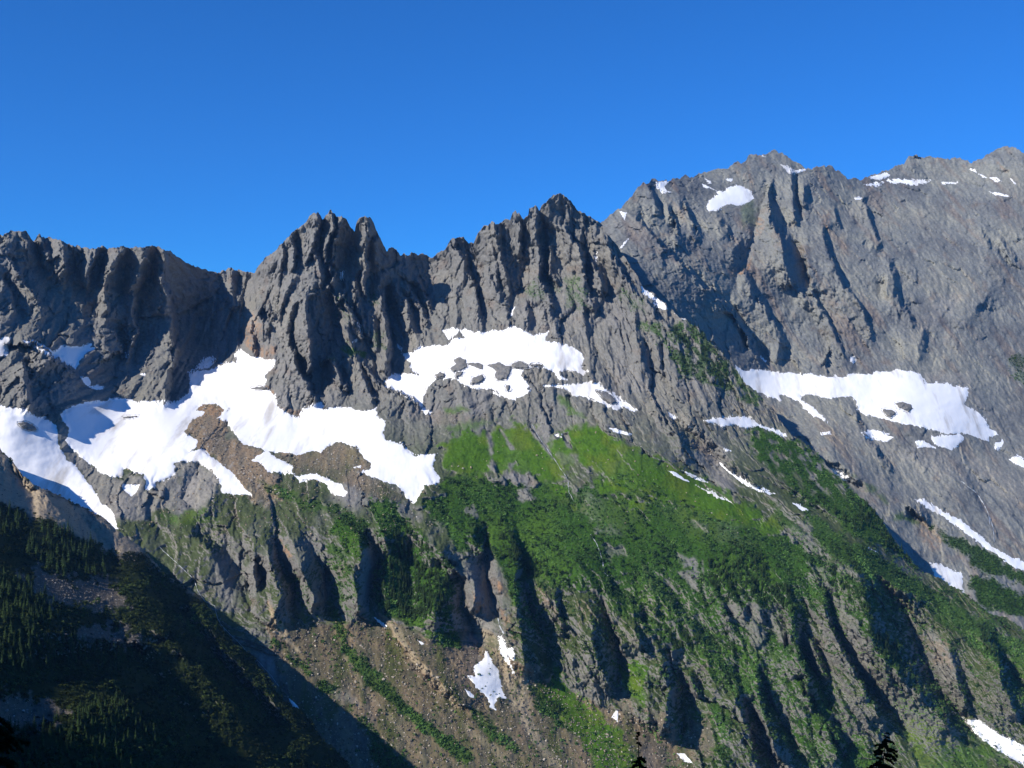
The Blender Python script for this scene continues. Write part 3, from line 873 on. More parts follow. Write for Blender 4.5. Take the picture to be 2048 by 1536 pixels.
S('F', 'snow_patch', 'upright snow fleck below the farthest summit, nearest the right edge', (ZE, '1952,283 1992,318 1980,332'))
S('F', 'snow_patch', 'thin slanting snow line under the farthest summit', (ZE, '1795,378 1860,384 1957,415 1900,412 1820,397'))
S('F', 'snow_patch', 'small lone snow spot on the big wall right of the summit', (ZE, '803,425 840,413 862,430 820,440'))
S('M', 'snow_patch', 'shaded snow sliver high in the gully between the spires', (ZB, '733,530 760,518 757,592 735,570'))
S('M', 'snow_patch', 'shaded snow sliver low in the gully below the second spire', (ZB, '858,898 902,940 890,972 870,930'))
S('M', 'snow_patch', 'snow scrap above the small green ledge of the spires', (ZB, '818,1042 860,1013 852,1036'))
S('M', 'snow_patch', 'shaded snow drop at the wall foot left of the central glacier', (ZB, '1148,1048 1190,1083 1182,1102 1155,1077'))
S('M', 'snow_patch', 'narrow snow finger rising from the central glacier into a gully', (ZC, '600,945 625,923 592,1005'))
S('M', 'snow_patch', 'tiny upper snow spot in the gully right of the central summit', (ZC, '1214,523 1230,523 1218,547'))
S('M', 'snow_patch', 'tiny lower snow spot in the gully right of the central summit', (ZC, '1203,560 1226,560 1215,598'))
S('M', 'snow_patch', 'large avalanche snow patch on the talus below the ravine', (ZK, '1300,1005 1350,1010 1340,950 1400,910 1410,860 1450,930 1480,970 1500,1080 1525,1140 1480,1130 1465,1160 1470,1205 1430,1190 1430,1150 1380,1100'), thick=1.4)
S('M', 'snow_patch', 'forked snow strip in the ravine mouth above the large talus patch', (ZK, '1480,780 1500,775 1530,850 1560,845 1580,890 1580,935 1540,900 1560,960 1575,1005 1530,930 1490,870'))
S('M', 'snow_patch', 'small snow sliver left of the large talus patch', (ZK, '1288,1083 1320,1098 1348,1137 1318,1132'))
S('M', 'snow_patch', 'small snow scrap at the foot of the forest covered buttress', (ZK, '1013,798 1057,824 1040,830'))
S('M', 'snow_patch', 'slim snow dash in the gully mouth left of the forest covered buttress', (ZK, '765,668 800,690 845,722 835,738 790,700'))
S('M', 'snow_patch', 'blue shaded snow strip beside the dark stream gully', (ZK, '273,1130 310,1158 357,1217 300,1182'))
S('M', 'snow_patch', 'tiny forked snow scrap on the stones below the grassy ravine', (ZL, '700,1266 722,1235 735,1228 738,1260 732,1290 712,1272'))
S('M', 'snow_patch', 'small snow tongue at the bottom edge near the dark ravine', (ZL, '1050,1458 1090,1458 1138,1512 1090,1502'))
S('M', 'snowfield', 'smooth grey avalanche snow tongue in the lower right corner', (ZM, '1120,1238 1185,1278 1250,1278 1350,1350 1500,1420 1580,1470 1580,1580 1500,1530 1400,1470 1250,1370 1195,1300'), thick=1.4)
S('F', 'snow_patch', 'broken dirty snow in the valley bottom behind the right hand spur', (ZM, '990,440 1060,455 1120,485 1165,500 1172,590 1170,640 1100,600 1020,520'))
S('M', 'snow_patch', 'small snow dash on the brown saddle of the right hand spur', (ZM, '650,353 716,385 680,374'))
S('M', 'snow_patch', 'bluish snow dash under the green spur in the gravel gully', (ZM, '258,121 300,130 345,162 310,163'))
# ------------------------------------------------------------------ surface detail
LAY = {'M': MAIN, 'F': FAR}
def snow_mask(l, key):
    m = np.zeros(l.U.shape)
    for k, n, lab, P, th in SNOW:
        if k == key:
            paint(m, P, l.U, l.V, 1.0, 3.0, 2.0)
    return m

def saw_ribs(xx, Z, lam, seed, run=4.0, cut=0.70):
    """Upright ribs with a long left face and a short, steep right face; each rib swells and dies out along its height."""
    ph = xx / lam + 0.65 * fbm(xx / (lam * 2.5), Z / (lam * run * 1.6), 3, seed) + 40
    k = np.floor(ph); t = ph - k
    saw = np.where(t < cut, t / cut, (1 - t) / (1 - cut))
    a = 0.35 + 1.3 * np.abs(_cr[_perm[(k.astype(np.int64) * 7 + seed * 31) & 4095], 1])
    life = smooth(-0.55, 0.25, perlin(k * 3.71 + 0.37, Z / (lam * run), seed + 4))
    return saw * a * life

def rock_detail(l, skew, amp, seed, big=1.0, fs=0.5, tall_=1.0, ribs=1.0):
    """Crags, ribs, cracks and broken faces of 3 to 60 m that run down the fall line."""
    X = l.Y0 * (l.U - 1024) / FPX; Z = l.Y0 * (768 - l.V) / FPX
    w = 22 * fbm(X / 90, Z / 90, 3, seed + 50); w2 = 6 * fbm(X / 26, Z / 26, 3, seed + 52); w3 = 2 * fbm(X / 8, Z / 8, 2, seed + 53)
    loc = 0.5 + 1.0 * smooth(-0.5, 0.6, fbm(X / 120, Z / 120, 2, seed + 54))
    xx = X + skew * Z
    out = big * (11 * ridged((xx + w) / 66, Z / (300 * tall_), 2, seed) + 4.0 * ridged((xx + w + w2) / 27, Z / (130 * tall_), 2, seed + 9) * loc)
    out = out + ribs * (15 * saw_ribs(xx + 0.15 * w, Z, 41, seed + 60) + 6.5 * saw_ribs(xx + 0.25 * w2, Z, 18, seed + 64, 3.6) + 1.6 * saw_ribs(xx + 0.5 * w3, Z, 7.5, seed + 68, 3.0))
    lowp = smooth(820, 920, l.V) if tall_ == 1.0 else 1.0
    for size, tall, h, sd in ((58, 150, 26, 1), (23, 52, 12, 2), (9.5, 16, 6.0 * (1 - 0.85 * lowp), 3)):
        v, e = facets((xx + w2 + w3) / size, (Z + w2) / (tall * tall_), seed + sd)
        out = out + fs * h * (v * (0.6 + 0.5 * loc) - (0.30 - 0.22 * lowp) * (1 - smooth(0.0, 0.14, e)))
    out = out + 1.1 * fbm((X + 0.3 * Z) / 9, Z / 13, 3, seed + 33, 0.6) + lowp * 2.0 * fbm((X - 0.2 * Z) / 17, (Z + 0.3 * X) / 17, 4, seed + 35, 0.62)
    return amp * out

def finish(l):
    P = world_pts(l.U, l.V, l.Y)
    l.P = P
    du = np.gradient(P, axis=1); dv = np.gradient(P, axis=0)
    n = np.cross(du, dv); n /= np.linalg.norm(n, axis=-1, keepdims=True) + 1e-9
    n[(n * P).sum(-1) > 0] *= -1
    l.N = n

def mix(c, col, m):
    return c * (1 - m[..., None]) + np.array(col) * m[..., None]

def poly_mask(l, items):
    m = np.zeros(l.U.shape)
    for i, it in enumerate(items):
        org, text = it[0], it[1]
        val = it[2] if len(it) > 2 else 1.0
        fe = it[3] if len(it) > 3 else 6.0
        ro = it[4] if len(it) > 4 else 9.0
        paint(m, pts(text, org), l.U, l.V, val, fe, ro, i)
    return m

def terrain_object(l, name, label, col, back=True):
    P = l.P; C = col
    if back:
        rows, cr = [], []
        top = P[0]
        for dy, dz in ((900, -900), (420, -380), (160, -120), (50, -26), (14, -4)):
            r = top.copy(); r[:, 1] += dy; r[:, 0] *= (top[:, 1] + dy) / top[:, 1]; r[:, 2] += dz
            rows.append(r); cr.append(C[0])
        P = np.concatenate([np.array(rows), P], 0); C = np.concatenate([np.array(cr), C], 0)
    nr, nc = P.shape[:2]
    o = mesh_obj(name, P.reshape(-1, 3), grid_faces(nr, nc), M_GROUND, col=C.reshape(-1, 3))
    return tag(o, label, 'terrain', kind='structure')
# ------------------------------------------------------------------ what grows or lies where
GRASS_M = [
 (Z0, '1140,860 1210,865 1290,905 1400,955 1500,1010 1570,1055 1540,1075 1450,1045 1380,1015 1300,1000 1230,970 1180,930', 0.9, 6, 12), (Z0, '1150,985 1230,1000 1290,1040 1230,1060 1170,1030', 0.6, 6, 12), (Z0, '1330,1010 1450,1050 1520,1090 1440,1090 1350,1050', 0.55, 6, 14),
 (ZH, '-260,900 -180,850 -60,825 60,835 120,800 300,770 380,805 470,860 560,870 620,820 700,960 720,1060 640,1130 500,1150 380,1120 250,1090 120,1100 -40,1130 -160,1120 -250,1020', 0.95, 9, 24),
 (ZH, '620,810 700,780 850,780 950,830 1050,900 1000,990 1100,1060 1280,1080 1500,1130 1700,1240 2048,1420 2080,1500 1900,1490 1680,1440 1420,1310 1250,1200 1120,1120 1040,1040 900,1060 760,1080 700,1050 720,990 660,900'),
 (ZH, '80,830 110,800 180,900 200,1000 190,1060 100,1060 80,1000'),
 (ZH, '60,840 80,1000 90,1080 -60,1150 -200,1100 -270,980 -200,880 -60,820'),
 (ZH, '230,800 300,775 370,820 450,910 560,1080 600,1150 450,1200 380,1100 330,1040 290,980 300,890 250,850'),
 (ZH, '830,1180 1000,1170 1130,1200 1080,1260 880,1280'), (ZH, '1020,1290 1230,1310 1200,1380 1090,1370'),
 (ZH, '460,1180 640,1230 690,1380 600,1350'),
 (ZL, '330,740 400,920 460,1080 700,1290 900,1560 640,1560 420,1250 270,1100 380,1060 420,980 345,850'),
 (ZL, '710,940 780,930 900,1000 870,1200 770,1110'), (ZL, '1110,1210 1190,1200 1180,1280 1120,1270', 0.8),
 (ZL, '860,450 960,560 1100,700 1250,860 1200,860 1020,680 900,560', 0.7),
 (ZM, '740,1080 860,1140 1000,1260 1150,1380 1300,1500 1300,1560 950,1560 880,1400 800,1240', 0.8),
 (ZM, '20,830 100,900 260,980 160,990 40,930', 0.7), (ZM, '1180,1330 1300,1400 1420,1500 1380,1536 1240,1440', 0.8),
 (ZB, '740,1090 800,1050 880,1080 930,1120 830,1150 760,1120', 1.0), (ZG, '620,265 670,260 700,290 640,300', 0.8),
 (ZM, '360,330 420,400 470,470 400,420', 0.5), (ZM, '60,160 150,220 60,240', 0.5),
 (ZF, '1200,1430 1500,1390 1570,1450 1400,1480 1250,1480', 0.7), (ZJ, '1180,270 1500,260 1580,320 1300,330', 0.6),
 (ZH, '560,540 620,560 680,640 780,720 660,700 600,620', 0.7), (ZG, '1500,660 1640,630 1660,660 1540,680', 0.7), (ZG, '1500,790 1700,740 1880,730 1700,800 1560,830', 0.6),
]
SHRUB_M = [
 (Z0, '1180,1180 1260,1190 1300,1230 1340,1250 1420,1290 1480,1340 1560,1400 1620,1450 1560,1440 1480,1400 1420,1350 1360,1310 1300,1270', 0.9), (Z0, '1440,1180 1500,1170 1600,1180 1640,1230 1600,1260 1540,1250 1480,1240', 0.9), (ZP, '830,1080 920,1060 980,1200 980,1400 960,1536 870,1536 880,1300', 0.9), (ZP, '1230,880 1290,900 1330,1040 1290,1100', 0.8), (ZP, '1480,1280 1580,1360 1620,1536 1540,1536', 0.8),
 (ZM, '300,120 500,300 700,400 900,520 1100,640 1300,760 1560,900 1560,1120 1400,1000 1300,860 1150,760 1000,680 860,600 700,540 560,470 400,360', 0.9),
 (Z0, '880,965 900,950 960,950 1010,965 1060,975 1100,960 1150,985 1190,960 1250,925 1290,960 1350,990 1420,1020 1500,1050 1580,1075 1650,1120 1720,1170 1760,1210 1740,1260 1700,1250 1640,1200 1600,1280 1640,1350 1700,1420 1760,1536 1640,1536 1500,1420 1440,1300 1380,1270 1330,1260 1300,1230 1260,1205 1180,1185 1080,1165 1020,1150 990,1110 960,1080 930,1050 900,1010'),
 (Z0, '800,1030 835,1060 870,1095 900,1130 910,1180 900,1240 920,1290 880,1290 800,1240 755,1220 750,1140 770,1090'),
 (Z0, '735,1000 780,990 810,1030 790,1080 760,1110 755,1050'), (Z0, '850,1000 900,990 960,1060 965,1100 930,1110 890,1060 850,1020'),
 (Z0, '980,1040 1010,1030 1040,1120 1040,1230 1010,1150 985,1100'), (Z0, '665,1030 700,1025 740,1050 720,1120 690,1110 665,1060'),
 (Z0, '650,1090 690,1100 720,1200 715,1250 670,1200 650,1130', 0.8), (Z0, '590,1140 620,1170 640,1230 600,1220', 0.6), (Z0, '520,960 620,1000 700,1020 640,1025 560,1000', 0.7),
 (ZH, '1150,0 1250,30 1400,60 1560,-20 1700,150 1850,330 1960,460 2060,560 2060,640 1900,560 1800,540 1700,480 1560,430 1480,420 1400,250 1300,130 1180,90', 0.75),
 (ZI, '30,800 100,780 200,800 330,860 450,900 560,1010 620,1090 700,1160 780,1210 850,1300 920,1340 1000,1440 1040,1520 1060,1560 740,1536 640,1400 520,1300 420,1300 300,1190 200,1110 90,1000 40,900'),
 (ZM, '300,0 520,30 640,110 720,180 760,260 790,300 900,420 930,470 860,420 760,360 660,330 600,300 540,260 440,150 350,140 250,60'),
 (ZM, '640,420 800,470 900,560 960,640 1090,700 1220,760 1330,900 1370,1060 1290,940 1180,840 1050,760 930,640 800,560', 0.85),
 (ZM, '440,480 560,520 640,640 660,720 640,860 560,720 480,600', 0.9), (ZM, '150,130 260,210 330,290 430,400 330,360 200,240', 0.7),
 (ZK, '510,560 600,720 640,850 760,960 880,1080 960,1180 1100,1290 1200,1350 1340,1480 1300,1536 1200,1440 1080,1340 960,1250 870,1170 760,1080 680,1000 600,880 540,740', 0.85),
 (ZK, '760,1350 900,1450 1000,1536 960,1560 800,1560 740,1440', 0.9), (ZK, '150,740 320,930 430,980 400,1000 240,890', 0.8), (ZK, '440,1040 550,1060 550,1110 470,1100', 0.9),
 (ZK, '1300,1180 1380,1220 1480,1320 1600,1420 1580,1450 1440,1360 1320,1240', 0.6), (ZL, '270,1100 330,1150 420,1230 470,1330 420,1300 300,1200', 0.8),
 (ZK, '330,560 440,600 450,660 380,680', 0.6), (ZK, '640,1200 740,1280 860,1420 800,1400 690,1300', 0.6),
 (ZC, '700,760 790,720 830,830 820,910 740,880', 0.45), (ZC, '880,740 960,740 940,830 890,860', 0.4), (ZC, '990,720 1090,700 1170,960 1060,960 1000,900', 0.45), (ZC, '1370,780 1500,800 1560,960 1480,1000', 0.5),
 (ZB, '920,960 1050,960 1060,1080 980,1060', 0.45), (ZB, '690,680 780,720 800,880 720,860', 0.35), (ZB, '940,680 1010,640 1020,760 950,760', 0.35),
 (ZM, '600,760 700,800 830,860 830,1040 760,1000 660,880', 0.8), (ZM, '0,860 100,900 240,960 330,1060 300,1200 160,1100 60,1020', 0.55),
]
SPUR_M = [(ZM, '300,120 500,300 700,400 900,520 1100,640 1300,760 1560,900 1560,1120 1400,1000 1300,860 1150,760 1000,680 860,600 700,540 560,470 400,360', 0.9)]
BARE_M = [(ZF, '430,750 520,800 500,880 540,950 720,1090 830,1160 900,1150 1000,1130 1070,1180 1060,1250 1200,1170 1290,1120 1330,1250 1300,1340 1000,1480 860,1440 740,1340 640,1180 560,1080 470,1000 430,860', 1.0), (ZH, '60,840 75,840 95,1000 118,1150 104,1150 82,1000'), (ZH, '145,805 165,810 250,945 225,945', 1, 3, 3), (ZH, '360,740 400,800 480,900 560,1030 530,1020 450,920 370,810', 1, 3, 4), (ZH, '455,820 520,820 545,900 520,930 470,890', 0.6, 5, 8), (ZH, '600,830 630,830 670,940 640,930', 1, 3, 4), (ZH, '570,980 650,980 700,1020 660,1070 590,1060', 0.5, 5, 9), (ZH, '270,1260 340,1240 400,1300 380,1330 300,1310', 0.9, 4, 8), (ZL, '200,60 280,60 290,110 200,100', 0.9, 4, 6), (ZL, '610,260 680,250 750,260 760,300 640,290', 0.5, 6, 14), (ZL, '660,350 720,340 780,380 770,420 680,400', 0.6, 6, 16), (ZL, '1060,400 1150,410 1150,470 1090,460', 0.9, 4, 6), (ZL, '1050,490 1180,470 1160,590 1110,560', 0.9, 4, 6), (ZL, '1190,430 1200,620 1240,640 1180,600', 0.9, 3, 4), (ZL, '1130,220 1220,230 1210,270 1140,250', 0.7, 3, 6), (ZL, '1270,650 1490,660 1490,900 1400,760 1330,750', 0.9, 5, 9), (ZK, '1000,40 1060,30 1030,130 1005,110', 0.9, 4, 5), (ZK, '1290,60 1350,20 1370,120 1310,90', 0.9, 4, 6), (ZK, '880,20 990,20 1000,130 940,100', 0.8, 4, 8), (ZM, '0,650 60,680 200,720 260,830 220,880 140,800 110,910 60,860 0,740', 0.85, 4, 9), (ZM, '340,440 460,470 450,560 380,500', 0.6, 4, 7), (ZM, '460,610 540,650 680,900 660,1010 560,820', 0.9, 4, 7), (ZM, '960,790 1080,860 1130,1000 1120,1160 1020,1010', 0.8, 4, 7)]
SCREE_M = [  # brown loose stone
 (Z0, '540,1240 620,1250 760,1235 880,1285 960,1290 1000,1300 1050,1330 1110,1370 1200,1410 1280,1440 1380,1500 1420,1580 700,1640 600,1430 540,1300'),
 (ZF, '1480,620 1560,610 1640,650 1660,740 1660,800 1600,860 1800,900 1900,960 1960,1100 2048,1150 2048,1300 1900,1280 1750,1180 1640,1090 1560,1000 1450,930 1440,870 1350,820', 0.9),
 (ZG, '0,900 140,980 190,1100 90,1180 0,1120', 1.0), (ZG, '200,980 420,985 700,895 860,950 960,1060 880,1120 1040,1180 1200,1260 1270,1350 1000,1300 760,1200 640,1160 400,1130', 0.75),
 (ZL, '880,1230 1000,1240 1060,1420 900,1290', 0.7), (ZL, '1110,1280 1230,1260 1250,1480 1080,1430', 0.8), (ZL, '700,1110 800,1080 830,1280 760,1290', 0.7),
 (ZH, '1380,680 1480,780 1700,960 1780,1080 1700,1040 1440,800', 0.3), (ZG, '1330,690 1500,660 1850,700 1800,740 1500,780 1400,750', 0.3),
]
TANROCK_M = [(ZF, '1480,620 1560,610 1640,650 1660,740 1660,800 1600,860 1800,900 1900,960 1960,1100 2048,1150 2048,1300 1900,1280 1750,1180 1640,1090 1560,1000 1450,930 1440,870 1350,820', 0.9), (ZG, '-60,870 30,910 140,980 190,1100 90,1180 0,1120', 0.9), (ZG, '0,1180 120,1200 260,1300 240,1400 100,1330 0,1240', 0.8), (ZG, '310,830 430,880 440,990 320,980', 0.8), (ZG, '400,985 640,930 720,890 860,950 950,1040 880,1110 740,1060 560,1090 400,1060', 0.4)]
CHAN_M = [(ZK, '800,640 900,720 1000,880 1110,1000 1270,1190 1235,1190 1040,985 890,790', 1.0, 3, 4), (ZK, '150,560 220,680 340,860 325,870 200,750', 1.0, 3, 4), (ZK, '500,580 560,690 570,740 520,670', 0.9, 3, 3), (ZK, '1340,750 1430,740 1480,800 1560,1000 1605,1230 1540,1180 1500,1080 1470,960 1420,860', 0.7, 5, 6), (ZL, '180,1180 250,960 265,1240 300,1340 440,1540 400,1540 250,1340', 0.9, 3, 5), (ZK, '570,860 620,900 680,1000 720,1110 650,1000', 0.7, 3, 4), (ZK, '720,1100 900,1270 1000,1400 1040,1480 900,1300', 0.5, 4, 5), (ZK, '1120,1090 1280,1270 1480,1420 1590,1536 1540,1536 1300,1330', 0.5, 4, 6)]
RUST_M = [
 (ZB, '20,910 60,1000 90,1100 50,1060', 1.0, 3, 4), (ZB, '110,1080 250,1060 270,1130 200,1165 110,1150', 0.55, 8, 12), (ZB, '20,900 110,820 160,960 120,1120 60,1060', 0.5, 6, 10), (ZG, '190,490 250,520 250,590 210,560', 0.7, 3, 5),
 (ZG, '260,620 380,660 460,640 460,705 400,710 300,660', 0.5, 4, 5), (ZL, '95,540 130,560 140,620 100,600', 0.8, 3, 4), (ZL, '100,700 170,720 190,900 150,840', 0.6, 4, 5),
 (ZL, '300,540 360,560 400,700 330,640', 0.5, 4, 6), (ZL, '500,620 590,640 590,740 530,790', 0.35, 4, 6), (ZK, '1330,530 1400,590 1410,650 1350,640', 0.7, 3, 5),
 (ZK, '510,580 560,680 560,720 520,660', 0.7, 2, 3), (ZK, '150,560 220,680 340,860 320,860 200,740', 0.6, 2, 3), (ZK, '800,640 900,720 1000,880 1110,1000 1270,1190 1230,1180 1040,980 900,800', 0.75, 2, 3),
 (ZK, '210,220 250,220 290,310 250,330', 0.6, 3, 5), (ZM, '860,820 1080,860 1120,1000 1020,980 960,880', 0.35, 4, 8), (ZM, '640,470 720,490 880,660 950,760 900,720 740,560', 0.5, 3, 5),
 (ZD, '640,930 730,960 740,1030 690,980', 0.7, 3, 5), (ZF, '1420,640 1560,612 1640,650 1640,700 1500,700', 0.6, 3, 5), (ZM, '900,490 1010,600 1250,760 1180,740 1020,640', 0.3, 4, 8),
]
PALE_M = [
 (ZF, '430,750 520,800 500,880 540,950 720,1090 830,1160 900,1150 1000,1130 1070,1180 1060,1250 1200,1170 1290,1120 1330,1250 1300,1340 1000,1480 860,1440 740,1340 640,1180 560,1080 470,1000 430,860', 0.45),
 (ZF, '1280,1040 1440,1040 1560,1110 1610,1190 1600,1260 1520,1330 1400,1390 1330,1250', 0.9), (ZB, '40,810 130,830 140,960 60,960', 0.9, 3, 5), (ZG, '330,480 450,500 460,640 300,640 270,560', 0.35),
 (ZH, '900,300 1100,330 1300,560 1560,750 1700,900 1480,780 1250,560 950,420', 0.35), (ZC, '600,960 1100,960 1120,1230 860,1180 640,1060', 0.25),
 (ZK, '1330,480 1400,560 1440,720 1380,900 1420,760 1340,700', 0.4), (ZK, '1470,960 1540,1000 1605,1230 1540,1140', 0.4), (ZM, '980,790 1080,860 1150,1100 1200,1240 1120,1180 1020,980', 0.4),
 (ZK, '500,1070 620,1080 680,1180 560,1160', 0.5), (ZL, '180,1180 250,980 260,1240 400,1500 330,1440 220,1290', 0.4),
]
GRASS_F = [(ZE, '0,440 60,430 110,520 60,640 0,620', 0.35), (ZI, '820,1140 960,1230 1040,1330 960,1280', 0.5), (ZI, '1060,1400 1200,1440 1290,1480 1130,1470', 0.7)]
SHRUB_F = [(ZM, '1000,260 1100,290 1250,360 1330,400 1430,470 1560,520 1560,600 1400,520 1250,480 1200,420 1100,340', 0.9), (ZM, '1200,510 1300,530 1560,640 1560,740 1400,710 1260,660 1220,590', 1.0), (ZI, '1940,280 2010,250 2060,300 2060,470 1990,450', 0.4)]
RUST_F = [(ZD, '1130,800 1080,900 1000,960 1010,980 1090,930 1140,820', 0.8, 3, 5), (ZD, '1150,540 1200,580 1180,660 1120,720', 0.5, 4, 6), (ZD, '920,930 1000,960 990,1000 940,990', 0.5, 3, 5),
 (ZE, '1830,140 1880,180 1960,240 1900,230', 0.4, 3, 5), (ZE, '560,500 640,520 620,650 570,620', 0.4, 5, 8), (ZD, '1080,170 1140,300 1120,380 1060,260', 0.35, 4, 6), (ZM, '930,180 1080,320 1010,380 900,280', 0.35, 6, 10)]
PALE_F = [(ZE, '1280,1380 1380,1180 1500,1100 1600,1150 1450,1300 1330,1400', 0.5, 8, 14), (ZI, '1300,380 1660,380 1640,520 1340,460', 0.6), (ZI, '1660,560 1800,650 1900,840 1780,720', 0.5),
 (ZI, '400,600 620,740 900,900 1300,1100 1700,1200 2060,1400 2060,1180 1700,960 1300,950 1000,890 700,780', 0.35, 10, 16), (ZI, '1600,970 1800,1060 2060,1200 2060,1260 1850,1180 1650,1080', 0.5, 5, 8),
 (ZE, '20,900 160,560 200,420 110,640', 0.35), (ZM, '940,370 1110,360 1190,420 1200,560 1260,650 1493,780 1493,760 1280,640 1220,590 1180,400 1120,355 960,350', 0.6)]
BARE_N = [(ZJ, '180,690 300,650 560,730 760,740 900,850 980,880 900,930 600,920 420,920 300,850', 1.0, 9, 26), (ZJ, '480,1130 700,1060 860,1050 1000,1160 900,1230 700,1200', 1.0, 9, 24),
 (Z0, '-60,1400 60,1390 135,1420 120,1445 20,1455 -60,1450', 0.9, 9, 20)]
TAN_N = [(Z0, '-500,420 -200,700 -60,850 0,890 50,950 130,1000 240,1050 330,1110 400,1200 360,1175 300,1130 230,1110 150,1070 100,1040 60,1035 40,1020 0,1005 -80,990 -500,900')]
SHRUB_N = [(Z0, '240,1110 280,1105 330,1150 380,1210 400,1270 360,1290 300,1200', 1.0)]

def compute_ground(l, key, skews, seed, big=1.0, fs=0.5, tall_=1.0, ribs=0.0):
    sm = snow_mask(l, key)
    if key == 'M': gl, sl, cl, rl, pl = GRASS_M, SHRUB_M, SCREE_M, RUST_M, PALE_M
    elif key == 'F': gl, sl, cl, rl, pl = GRASS_F, SHRUB_F, [], RUST_F, PALE_F
    else: gl, sl, cl, rl, pl = [], SHRUB_N, BARE_N + TAN_N, [], []
    l.grass, l.shrub, l.scree, l.rust, l.pale = (poly_mask(l, x) for x in (gl, sl, cl, rl, pl))
    if key == 'N':
        l.tan = poly_mask(l, TAN_N); l.shrub = np.maximum(l.shrub, 1 - l.scree)
    l.snow = sm
    if key == 'M':
        hi_ = smooth(1120, 1200, l.U) * (1 - smooth(960, 1060, l.V)) * smooth(560, 620, l.V)
        l.shrub = l.shrub * (1 - hi_ * (1 - smooth(-0.42, 0.12, fbm((l.U - 0.5 * l.V) / 15.0, l.V / 22.0, 4, 66) + 0.12)))
        bare = poly_mask(l, BARE_M); l.grass = l.grass * (1 - bare); l.shrub = l.shrub * (1 - bare); l.bare = bare
    soft = np.maximum.reduce([l.grass * 0.93, l.shrub * 0.85, l.scree * 0.85])
    amp = (1 - 0.85 * blur(sm, 3)) * (1 - soft)
    d = rock_detail(l, skews, amp, seed, big, fs, tall_, ribs)
    X = l.Y0 * (l.U - 1024) / FPX; Z = l.Y0 * (768 - l.V) / FPX
    d = d + soft * (1 - sm) * (2.2 * fbm(X / 25, Z / 25, 4, seed + 70) + 0.9 * fbm(X / 5, Z / 5, 2, seed + 75))
    if key == 'M':      # the lower cliffs: thin upright ribs of rock
        cz = smooth(1110, 1180, l.V) * smooth(980, 1060, l.U + 0.25 * (l.V - 1200)) * (1 - l.grass) * (1 - l.scree) * (1 - sm) * (1 - 0.85 * poly_mask(l, SPUR_M))
        w = 5 * fbm(X / 30, Z / 40, 3, 171)
        d = d + cz * (6.5 * saw_ribs(X + 0.42 * Z + w, Z, 31, 172, 2.2, 0.65) + 9.0 * facets((X + 0.4 * Z + w) / 21, Z / 40, 175)[0] + 3.5 * facets((X + 0.3 * Z) / 8, Z / 13, 176)[0] + 1.2 * fbm(X / 5, Z / 9, 2, 174))
        l.cz = cz
    d = d + sm * 1.6 * fbm(X / 60, Z / 30, 3, seed + 80)
    l.Yr = l.Y.copy()
    l.Y = l.Y - d
    if key == 'F':      # the far wall passes behind the near ridge
        over = l.V - np.interp(l.U, MAIN.cols, MAIN.top)
        lim = sample(MAIN, MAIN.Y, l.U, np.maximum(l.V, np.interp(l.U, MAIN.cols, MAIN.top))) + 18 + 60 * smooth(0, 40, over)
        l.Y = np.where((over > -6) & (l.U < MAIN.cols[-1]), np.maximum(l.Y, lim), l.Y)
    finish(l)

_s = (MAIN.V - 300) * 0
def ramp2(u, v):
    s = 0.12 + 0.35 * smooth(800, 1000, v) * smooth(700, 1000, u) + 0.18 * smooth(950, 1100, v)
    s = s + 0.35 * smooth(1220, 1330, v) * (1 - smooth(950, 1250, u))
    s = s + 0.25 * smooth(1200, 1500, u) * smooth(600, 800, v)
    return np.clip(s, 0.1, 0.9)
sM = ramp2(MAIN.U, MAIN.V)
compute_ground(MAIN, 'M', sM, 100, 0.45, 0.68 - 0.2 * smooth(950, 1100, MAIN.V), 1.0, 0.06 + 0.94 * (1 - smooth(720, 860, MAIN.V)))
compute_ground(FAR, 'F', 0.25 + 0.18 * smooth(1500, 1800, FAR.U), 200, 0.24, 0.26, 0.4, 0.0)
compute_ground(NEAR, 'N', 0.7, 300)

